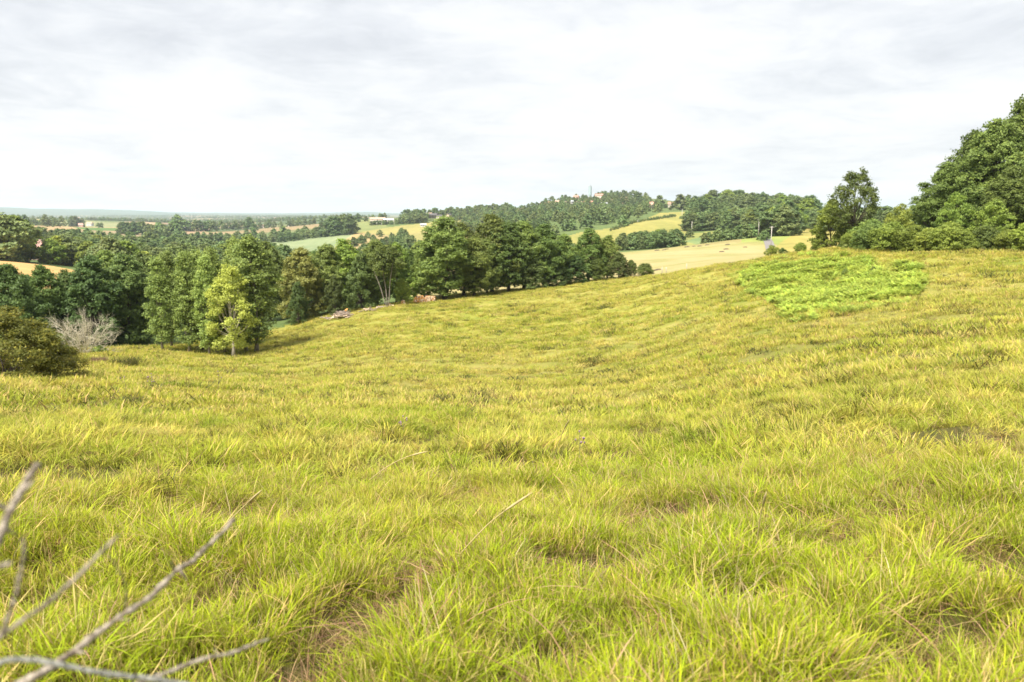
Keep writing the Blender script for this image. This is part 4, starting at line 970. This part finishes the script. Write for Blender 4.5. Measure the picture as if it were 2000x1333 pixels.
def tuft(seed, n, rad, hgt, wid, seg, lean, droop, mt, dry=False, fan=.0):
    g_ = np.random.default_rng(seed); a = g_.uniform(0, 6.28, n); q = rad * np.sqrt(g_.random(n)); bx, by = q * np.cos(a), q * np.sin(a)
    az_ = np.where(g_.random(n) < .5, a, g_.uniform(0, 6.28, n)) ; ln = hgt * g_.uniform(.5, 1.15, n); le = lean * g_.uniform(.2, 1.3, n) + fan; dr = droop * g_.uniform(.1, 1.6, n)
    wd = wid * g_.uniform(.6, 1.3, n); s = np.linspace(0, 1, seg + 1); side = g_.uniform(0, 6.28, n)
    out_ = ln[:, None] * (le[:, None] * s + dr[:, None] * s ** 2.4); up = ln[:, None] * (s * (1 - .25 * le[:, None]) - dr[:, None] * .55 * s ** 3)
    px_ = bx[:, None] + out_ * np.cos(az_)[:, None]; py_ = by[:, None] + out_ * np.sin(az_)[:, None]
    w_ = wd[:, None] * np.r_[.7, np.ones(seg - 1) if seg > 1 else [], .08][None] * .5
    dx, dy = np.cos(side)[:, None] * w_, np.sin(side)[:, None] * w_
    V = np.stack([np.stack([px_ - dx, py_ - dy, up], -1), np.stack([px_ + dx, py_ + dy, up], -1)], 2)   # n, seg+1, 2, 3
    base = (np.arange(n) * (seg + 1) * 2)[:, None] + (np.arange(seg) * 2)[None]
    Fq = np.stack([base, base + 1, base + 3, base + 2], -1).reshape(-1, 4)
    rn = np.repeat(g_.random(n), seg); hh = np.tile((np.arange(seg) + .5) / seg, n)
    return bpy.data.objects.new('grass_tuft', mesh('grass_tuft', V.reshape(-1, 3), Fq, mt, attrs={'rnd': rn, 'h': hh}, smooth=True))
def stuff(name, label, cat, protos, P_, rot, scl, idx):
    """one object: a point mesh whose geometry nodes put a tuft on every point"""
    col_ = bpy.data.collections.new(name + '_kinds')
    for i, p in enumerate(protos): p.name = f'{name}_{chr(97 + i)}'; col_.objects.link(p)
    me = bpy.data.meshes.new(name); me.vertices.add(len(P_)); me.vertices.foreach_set('co', np.asarray(P_, np.float32).ravel())
    for nm, ty, arr, key in (('rot', 'FLOAT_VECTOR', rot, 'vector'), ('scl', 'FLOAT_VECTOR', scl, 'vector'), ('idx', 'INT', idx, 'value')):
        a = me.attributes.new(nm, ty, 'POINT'); a.data.foreach_set(key, np.ascontiguousarray(arr, np.int32 if ty == 'INT' else np.float32).ravel())
    o = link(bpy.data.objects.new(name, me)); tag(o, label, cat, kind='stuff')
    ng = bpy.data.node_groups.new(name, 'GeometryNodeTree'); ng.interface.new_socket('Geometry', in_out='INPUT', socket_type='NodeSocketGeometry'); ng.interface.new_socket('Geometry', in_out='OUTPUT', socket_type='NodeSocketGeometry')
    gi, go = ng.nodes.new('NodeGroupInput'), ng.nodes.new('NodeGroupOutput'); ci = ng.nodes.new('GeometryNodeCollectionInfo'); ci.inputs[0].default_value = col_; ci.inputs['Separate Children'].default_value = True; ci.inputs['Reset Children'].default_value = True
    ip = ng.nodes.new('GeometryNodeInstanceOnPoints'); ip.inputs['Pick Instance'].default_value = True
    def na(nm, ty):
        n_ = ng.nodes.new('GeometryNodeInputNamedAttribute'); n_.data_type = ty; n_.inputs['Name'].default_value = nm; return n_.outputs['Attribute']
    lk = ng.links; lk.new(gi.outputs[0], ip.inputs['Points']); lk.new(ci.outputs[0], ip.inputs['Instance'])
    lk.new(na('idx', 'INT'), ip.inputs['Instance Index']); lk.new(na('rot', 'FLOAT_VECTOR'), ip.inputs['Rotation']); lk.new(na('scl', 'FLOAT_VECTOR'), ip.inputs['Scale']); lk.new(ip.outputs[0], go.inputs[0])
    md = o.modifiers.new('instances', 'NODES'); md.node_group = ng; return o
gg = np.random.default_rng(123)
def field(r0, r1, dens, crest=True, azm=.84):
    n = int(azm * (r1 * r1 - r0 * r0) * dens); r = np.sqrt(gg.uniform(r0 * r0, r1 * r1, n)); az = gg.uniform(-azm, azm, n)
    if crest:
        ap = CX + F * np.tan(np.clip(az, -1.4, 1.4)) / math.cos(PITCH); k = r < np.interp(ap, *RC) + 2; r, az = r[k], az[k]
    x, y = r * np.sin(az), r * np.cos(az); return x, y, r
# --- near sward
x, y, r = field(.5, 8.5, 250, azm=1.6); l = lumps(x, y); keep = gg.random(len(x)) < np.clip(.95 + l * .7, .6, 1); x, y, r, l = x[keep], y[keep], r[keep], l[keep]
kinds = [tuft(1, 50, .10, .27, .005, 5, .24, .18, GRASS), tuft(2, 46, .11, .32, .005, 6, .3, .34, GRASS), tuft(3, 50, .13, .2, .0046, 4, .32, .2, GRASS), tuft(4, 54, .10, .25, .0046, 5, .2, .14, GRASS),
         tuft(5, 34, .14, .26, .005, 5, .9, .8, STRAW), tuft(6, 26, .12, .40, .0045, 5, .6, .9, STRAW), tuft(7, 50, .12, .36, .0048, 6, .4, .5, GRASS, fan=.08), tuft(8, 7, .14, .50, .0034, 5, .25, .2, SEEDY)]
# order in the collection is alphabetical, which is the order given
idx = gg.choice([0, 1, 2, 3, 6], len(x), p=[.29, .17, .26, .2, .08]); dead = (gg.random(len(x)) < np.clip(.0 - l * .95, .05, .8)); idx[dead] = gg.choice([4, 5], dead.sum()); idx[gg.random(len(x)) < .06] = 7
s = np.clip(.62 + .42 * l + .10 * gg.normal(size=len(x)), .34, 1.3); z = ground(x, y)
rot = np.c_[gg.normal(size=len(x)) * .12, gg.normal(size=len(x)) * .12 + .06, gg.uniform(0, 6.28, len(x))]
stuff('near_grass', 'tall yellow green meadow grass with straw in the foreground', 'grass', kinds, np.c_[x, y, z - .01], rot, np.c_[s * 1.1, s * 1.1, s], idx)
# --- middle sward
x, y, r = field(7.5, 24, 75, azm=1.15); l = lumps(x, y); keep = gg.random(len(x)) < np.clip(.85 + l * .9, .3, 1) * np.where(r < 10, .55, 1); x, y, r, l = x[keep], y[keep], r[keep], l[keep]
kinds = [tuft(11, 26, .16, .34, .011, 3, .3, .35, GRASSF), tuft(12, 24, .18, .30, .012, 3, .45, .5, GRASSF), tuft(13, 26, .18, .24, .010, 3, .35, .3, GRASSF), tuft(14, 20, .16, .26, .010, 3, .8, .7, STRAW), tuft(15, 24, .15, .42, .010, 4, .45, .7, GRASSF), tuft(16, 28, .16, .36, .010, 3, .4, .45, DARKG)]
idx = gg.choice([0, 1, 2, 4], len(x), p=[.32, .27, .27, .14]); dead = gg.random(len(x)) < np.clip(.05 - l * .45, .03, .4); idx[dead] = 3; idx[gg.random(len(x)) < np.clip(.04 + .5 * (vnoise(x / 1.1, y / 1.1, 47) - .45), .02, .5)] = 5
s = np.clip(.64 + .48 * l + .12 * gg.normal(size=len(x)), .36, 1.4); z = ground(x, y)
rot = np.c_[gg.normal(size=len(x)) * .12, gg.normal(size=len(x)) * .12, gg.uniform(0, 6.28, len(x))]
stuff('middle_grass', 'yellow green grass tussocks of the middle meadow', 'grass', kinds, np.c_[x, y, z - .01], rot, np.c_[s * 1.1, s * 1.1, s], idx)
# --- far sward
x1, y1, r1 = field(22, 58, 17, azm=.95); x2, y2, r2 = field(55, 162, 6.0); x, y, r = np.r_[x1, x2], np.r_[y1, y2], np.r_[r1, r2]
l = .5 * vnoise(x / 1.4, y / 1.4, 44) + .5 * vnoise(x / 4.2, y / 4.2, 45); keep = gg.random(len(x)) < np.clip(.8 + l * 1.0, .2, 1); x, y, r, l = x[keep], y[keep], r[keep], l[keep]
kinds = [tuft(21, 20, .30, .32, .026, 2, .35, .35, GRASSF), tuft(22, 18, .34, .27, .03, 2, .5, .4, GRASSF), tuft(23, 20, .26, .36, .024, 2, .3, .4, GRASSF), tuft(24, 16, .30, .24, .026, 2, .7, .6, STRAW), tuft(25, 20, .26, .34, .024, 2, .4, .5, DARKG)]
idx = gg.choice([0, 1, 2], len(x)); dead = gg.random(len(x)) < np.clip(.06 - l * .25, .02, .25); idx[dead] = 3; idx[gg.random(len(x)) < np.clip(.05 + .8 * (vnoise(x / 1.5, y / 1.5, 46) - .35), .03, .6)] = 4
s = np.clip(.78 + .5 * l + .15 * gg.normal(size=len(x)), .35, 1.6) * np.where(r > 55, 1.25, 1.0); s[idx == 4] *= 1.25; z = ground(x, y)
rot = np.c_[gg.normal(size=len(x)) * .1, gg.normal(size=len(x)) * .1, gg.uniform(0, 6.28, len(x))]
stuff('far_grass', 'grass tussocks covering the far slope of the meadow', 'grass', kinds, np.c_[x, y, z - .02], rot, np.c_[s * 1.15, s * 1.15, s * .95], idx)

# --- bracken on the right hand slope
def fern(seed, size):
    g_ = np.random.default_rng(seed); V, F_, R_ = [], [], []; off = 0
    for k in range(7):
        a = k * 2.4 + g_.uniform(-.4, .4); ln = size * g_.uniform(.7, 1.1); tilt = g_.uniform(.5, .95); n = 11
        s = np.linspace(.12, 1, n); rx = ln * s * math.sin(tilt) * 1.0; rz = ln * (s * math.cos(tilt) + .25 * np.sin(s * 3.0) * .8) * .9 + .12 * size
        for i in range(n):
            w_ = .34 * ln * (1 - s[i]) ** .8 + .03 * size; p = np.array([rx[i] * math.cos(a), rx[i] * math.sin(a), rz[i]]); f_ = np.array([math.cos(a), math.sin(a), .1]); sd_ = np.array([-math.sin(a), math.cos(a), -.05])
            for q in (-1, 1):
                e = p + sd_ * q * w_ + f_ * w_ * .25 + np.array([0, 0, -.12 * w_]); h_ = f_ * ln * .042
                V += [p - h_, p + h_, e + h_ * .25, e - h_ * .25]; F_.append([off, off+1, off+2, off+3]); off += 4; R_.append(g_.random())
    return bpy.data.objects.new('fern', mesh('fern', np.array(V), np.array(F_), FERN, attrs={'rnd': R_}))
FP = [(1440, 548), (1478, 528), (1530, 514), (1600, 508), (1700, 512), (1712, 524), (1695, 534), (1745, 530), (1790, 520), (1806, 540), (1785, 570), (1740, 585), (1680, 597), (1640, 610), (1560, 618), (1520, 606), (1505, 590), (1470, 570)]
n = 52000; az = gg.uniform(px_az(1420), px_az(1830), n); r = np.sqrt(gg.uniform(50 ** 2, 112 ** 2, n)); x, y = r * np.sin(az), r * np.cos(az); z = ground(x, y, False); u, v = project(x, y, z)
k = inpoly(u + 26 * vnoise(x / 2.6, y / 2.6, 51) + 16 * gg.normal(size=n) * (gg.random(n) < .18), v + 7 * vnoise(x / 2.2, y / 2.2, 52) + 7 * gg.normal(size=n) * (gg.random(n) < .3), FP) & (vnoise(x / 1.7, y / 1.7, 53) > -.52); x, y, z = x[k], y[k], z[k]
s = np.clip(.82 + .55 * vnoise(x / 1.5, y / 1.5, 54) + .2 * gg.normal(size=len(x)), .4, 1.4); print('ferns', len(x))
stuff('bracken_patch', 'patch of bright green bracken on the right hand slope', 'bracken', [fern(i, .6) for i in range(3)], np.c_[x, y, z - .05], np.c_[gg.normal(size=len(x)) * .15, gg.normal(size=len(x)) * .15, gg.uniform(0, 6.28, len(x))], np.c_[s, s, s * .95], gg.integers(0, 3, len(x)))
plant('shrub', P_BUSH[2], 1705, 82, 522, .75, label='upright dark green shrub among the bracken', cat='shrub')
plant('shrub', P_BUSH[2], 1808, 92, 513, 1.6, label='low dark shrub at the right end of the bracken', cat='shrub')
plant('shrub', P_BUSH[2], 1650, 84, 526, .6, label='low dull green shrub sunk in the middle of the bracken', cat='shrub')
# rush clumps and tall weeds in the left of the meadow
RUSH = leaf_mat('rush_blades', (.10, .11, .03), var=.4, warm=(.20, .17, .05)); BRUSH = leaf_mat('brown_rush', (.20, .15, .09), var=.4)
for px, r, wd, hh, mt, lb in ((243, 66, 1.0, .85, RUSH, 'dark green rush clump in the meadow below the dead shrub'), (194, 70, .6, .6, BRUSH, 'smaller brownish rush clump left of the dark green one')):
    x, y, z = at(px, r); p = tuft(int(px), 900, wd, hh, .012, 4, .25, .3, mt); p.name = 'rush_clump'; link(p); p.location = (x, y, z); tag(p, lb, 'rush clump')
WEED = plain_mat('weed_stem', (.22, .22, .10), (.16, .13, .07), 8); FLOW = plain_mat('thistle_head', (.30, .18, .28), (.20, .14, .16), 9)
def weed(px, base, top, seed, label, br=4):
    x, y, z, r = hit(px, base, 5, 90); h = r * elev_tan(math.atan2(x, y), top) - z; g_ = np.random.default_rng(seed); o = link(bpy.data.objects.new('thistle', None)); o.location = (x, y, z); b = B()
    k = max(.006, r * .0003); b.tube([(0, 0, -.05), (.02 * h, 0, h * .5), (0, .02 * h, h)], [k, k * .8, k * .5], 5); tips = [(0, .02 * h, h)]
    for i in range(br):
        a = g_.uniform(0, 6.28); q = h * g_.uniform(.45, .8); e = (h * .16 * math.cos(a), h * .1 * math.sin(a), q + h * .17); b.tube([(0, 0, q), (e[0] * .7, e[1] * .7, q + h * .06), e], [k * .6, k * .5, k * .4], 4); tips.append(e)
    b.obj('stem', WEED, o)
    for t_ in tips: B().tube([t_, tuple(np.add(t_, (0, 0, k * 2.5))), tuple(np.add(t_, (0, 0, k * 4.5)))], [k * 1.2, k * 2.4, k * 1.4], 6).obj('flower_head', FLOW, o, True)
    tag(o, label, 'weed', 'tall weeds in the meadow')
weed(246, 782, 738, 1, 'thin dry weed stalk left of the branching thistle', 1); weed(298, 774, 732, 2, 'branching thistle with purplish heads in the left meadow', 7); weed(428, 768, 727, 3, 'single thin weed stalk in front of the poplars', 2)
weed(1131, 905, 845, 4, 'small purplish thistle stems in the middle meadow', 6); weed(788, 860, 815, 6, 'brownish weed stems in the middle meadow left of centre', 6)
# long dry grass stems in the foreground
STEM = plain_mat('dry_stem', (.50, .40, .19), (.40, .31, .14), 12); SEED = plain_mat('seed_head', (.42, .34, .17), (.34, .27, .13), 30)
def ray_at(px, py, d):                          # point at forward distance d in the direction of a photo pixel
    cp, sp_ = math.cos(PITCH), math.sin(PITCH); a, b = (px - CX) / F, (CY - py) / F
    return np.array([a, cp + b * sp_, -sp_ + b * cp]) * d
def stalk(pts, label, head=.22, k=.0032):
    n_ = len(pts); x, y, z, r = hit(*pts[0], 1.5, 40); d0 = y * math.cos(PITCH) - z * math.sin(PITCH); P_ = [ray_at(px, py, d0 * (1 - .03 * i)) for i, (px, py) in enumerate(pts)]
    P_ = np.array(P_); t = np.linspace(0, n_ - 1, 14); C_ = np.c_[[np.interp(t, np.arange(n_), P_[:, j]) for j in range(3)]].T
    for _ in range(3): C_[1:-1] = (C_[:-2] + 2 * C_[1:-1] + C_[2:]) / 4
    o = link(bpy.data.objects.new('grass_stalk', None)); o.location = tuple(C_[0]); C_ = C_ - C_[0]; kk = k * (1 + d0 * .1)
    B().tube(C_, np.linspace(kk, kk * .5, 14), 5).obj('stem', STEM, o, True)
    e = C_[-4:]; B().tube(np.array([e[0], e[0] * .6 + e[1] * .4, e[1], e[2], e[3]]), np.array([.6, 1.2, 1.5, 1.3, .4]) * kk, 6).obj('seed_head', SEED, o, True)
    tag(o, label, 'grass stalk', 'long dry grass stalks in the foreground')
stalk([(1470, 1118), (1478, 1060), (1486, 1000), (1497, 961)], 'upright pale dry stalk on the right with a thick seed head')
stalk([(376, 1092), (430, 1035), (475, 990), (512, 957)], 'straw stalk leaning right just above the long grey branch')
stalk([(700, 955), (750, 915), (790, 893), (835, 882)], 'thin green yellow stalk arching right in the centre left')
stalk([(858, 1128), (905, 1075), (960, 1015), (1040, 962)], 'longest straw stalk leaning right near the picture centre')
stalk([(1030, 925), (1020, 900), (1012, 880), (1008, 862)], 'short straw stem standing upright in the middle')
stalk([(1075, 915), (1088, 880), (1098, 845), (1112, 820)], 'straw stalk leaning slightly right below the meadow centre')
# bare dead branches reaching in at the lower left, near the camera
TWIG = plain_mat('lichen_bark', (.50, .43, .34), (.15, .115, .085), 60, bump=.8); TWIGG = plain_mat('green_grey_bark', (.38, .37, .32), (.18, .18, .16), 38, bump=.8)
def dead_branch():
    o = link(bpy.data.objects.new('dead_branch', None)); o.location = tuple(ray_at(-160, 1430, 1.15)); base = np.array(o.location)
    tag(o, 'bare grey dead branch with forking twigs reaching in at the lower left corner', 'branch'); g_ = np.random.default_rng(8)
    def tw(pts, d0, d1, r0, r1, mt=TWIG, join=True):
        pts = list(pts); n_ = len(pts); P_ = np.array([ray_at(px, py, d0 + (d1 - d0) * i / (n_ - 1)) for i, (px, py) in enumerate(pts)])
        if join: P_ = np.r_[[base], P_]
        m_ = len(P_); t = np.linspace(0, m_ - 1, m_ * 6); C_ = np.c_[[np.interp(t, np.arange(m_), P_[:, j]) for j in range(3)]].T
        for _ in range(4): C_[1:-1] = (C_[:-2] + 2 * C_[1:-1] + C_[2:]) / 4
        C_ = C_ + g_.normal(size=C_.shape) * r0 * .12; rr_ = .9 * np.linspace(r0, r1, len(C_)) * (1 + .16 * g_.normal(size=len(C_)))
        rr_[::7] *= 1.3; b_ = B(); b_.tube(C_ - base, rr_, 9)
        for q in range(9, len(C_) - 4, 8):
            dv = unit(g_.normal(size=3) + (C_[q + 1] - C_[q]) / (np.linalg.norm(C_[q + 1] - C_[q]) + 1e-9) * .8); lq = r0 * g_.uniform(1.5, 4.5); b_.tube([C_[q] - base, C_[q] - base + dv * lq * .6, C_[q] - base + dv * lq], [rr_[q] * .6, rr_[q] * .42, rr_[q] * .2], 6)
        b_.obj('twig', mt, o, True)
    tw([(71, 1321), (110, 1298), (167, 1254), (238, 1202), (298, 1165), (341, 1115), (369, 1101), (415, 1059), (460, 1014)], 1.25, 1.55, .0068, .0042)
    tw([(-60, 1150), (0, 1052), (21, 995), (46, 949), (73, 904)], 1.1, 1.15, .0075, .0055)
    tw([(0, 1286), (78, 1290), (170, 1311), (248, 1321), (341, 1332), (420, 1352)], 1.15, 1.3, .005, .0042, TWIGG)
    tw([(250, 1345), (305, 1322), (390, 1288), (447, 1279), (490, 1261), (526, 1248)], 1.3, 1.5, .0052, .0026)
    tw([(-40, 1270), (0, 1245), (28, 1222), (89, 1183), (153, 1126), (199, 1076), (232, 1046)], 1.0, 1.1, .0046, .0026)
    tw([(5, 1235), (14, 1212), (32, 1162), (43, 1108), (48, 1073), (45, 1050)], 1.0, 1.0, .0036, .0018, join=False)
    tw([(245, 1196), (248, 1170), (243, 1130), (212, 1085)], 1.42, 1.2, .0022, .0012, join=False)
    tw([(-30, 1115), (0, 1107), (20, 1100)], 1.0, 1.0, .004, .003, join=True)
    tw([(-20, 975), (0, 989), (20, 1000)], 1.12, 1.13, .0042, .0035, join=False)
    tw([(340, 1117), (338, 1105), (334, 1096)], 1.4, 1.38, .0022, .0015, join=False)
dead_branch()

# ------------------------------------------------------------------ air
hz = B().box((-26000, -1500, -420), (26000, 28000, 170)).obj('haze', None); hz.data.materials.clear(); m, t, o_ = material('haze_air'); pv = t.nodes.new('ShaderNodeVolumePrincipled')
pv.inputs['Color'].default_value = (.76, .88, 1.0, 1); pv.inputs['Density'].default_value = 7e-5; pv.inputs['Anisotropy'].default_value = .2; t.links.new(pv.outputs[0], o_.inputs['Volume']); hz.data.materials.append(m); tag(hz, kind='stuff', label='pale summer haze over the plain', cat='haze')
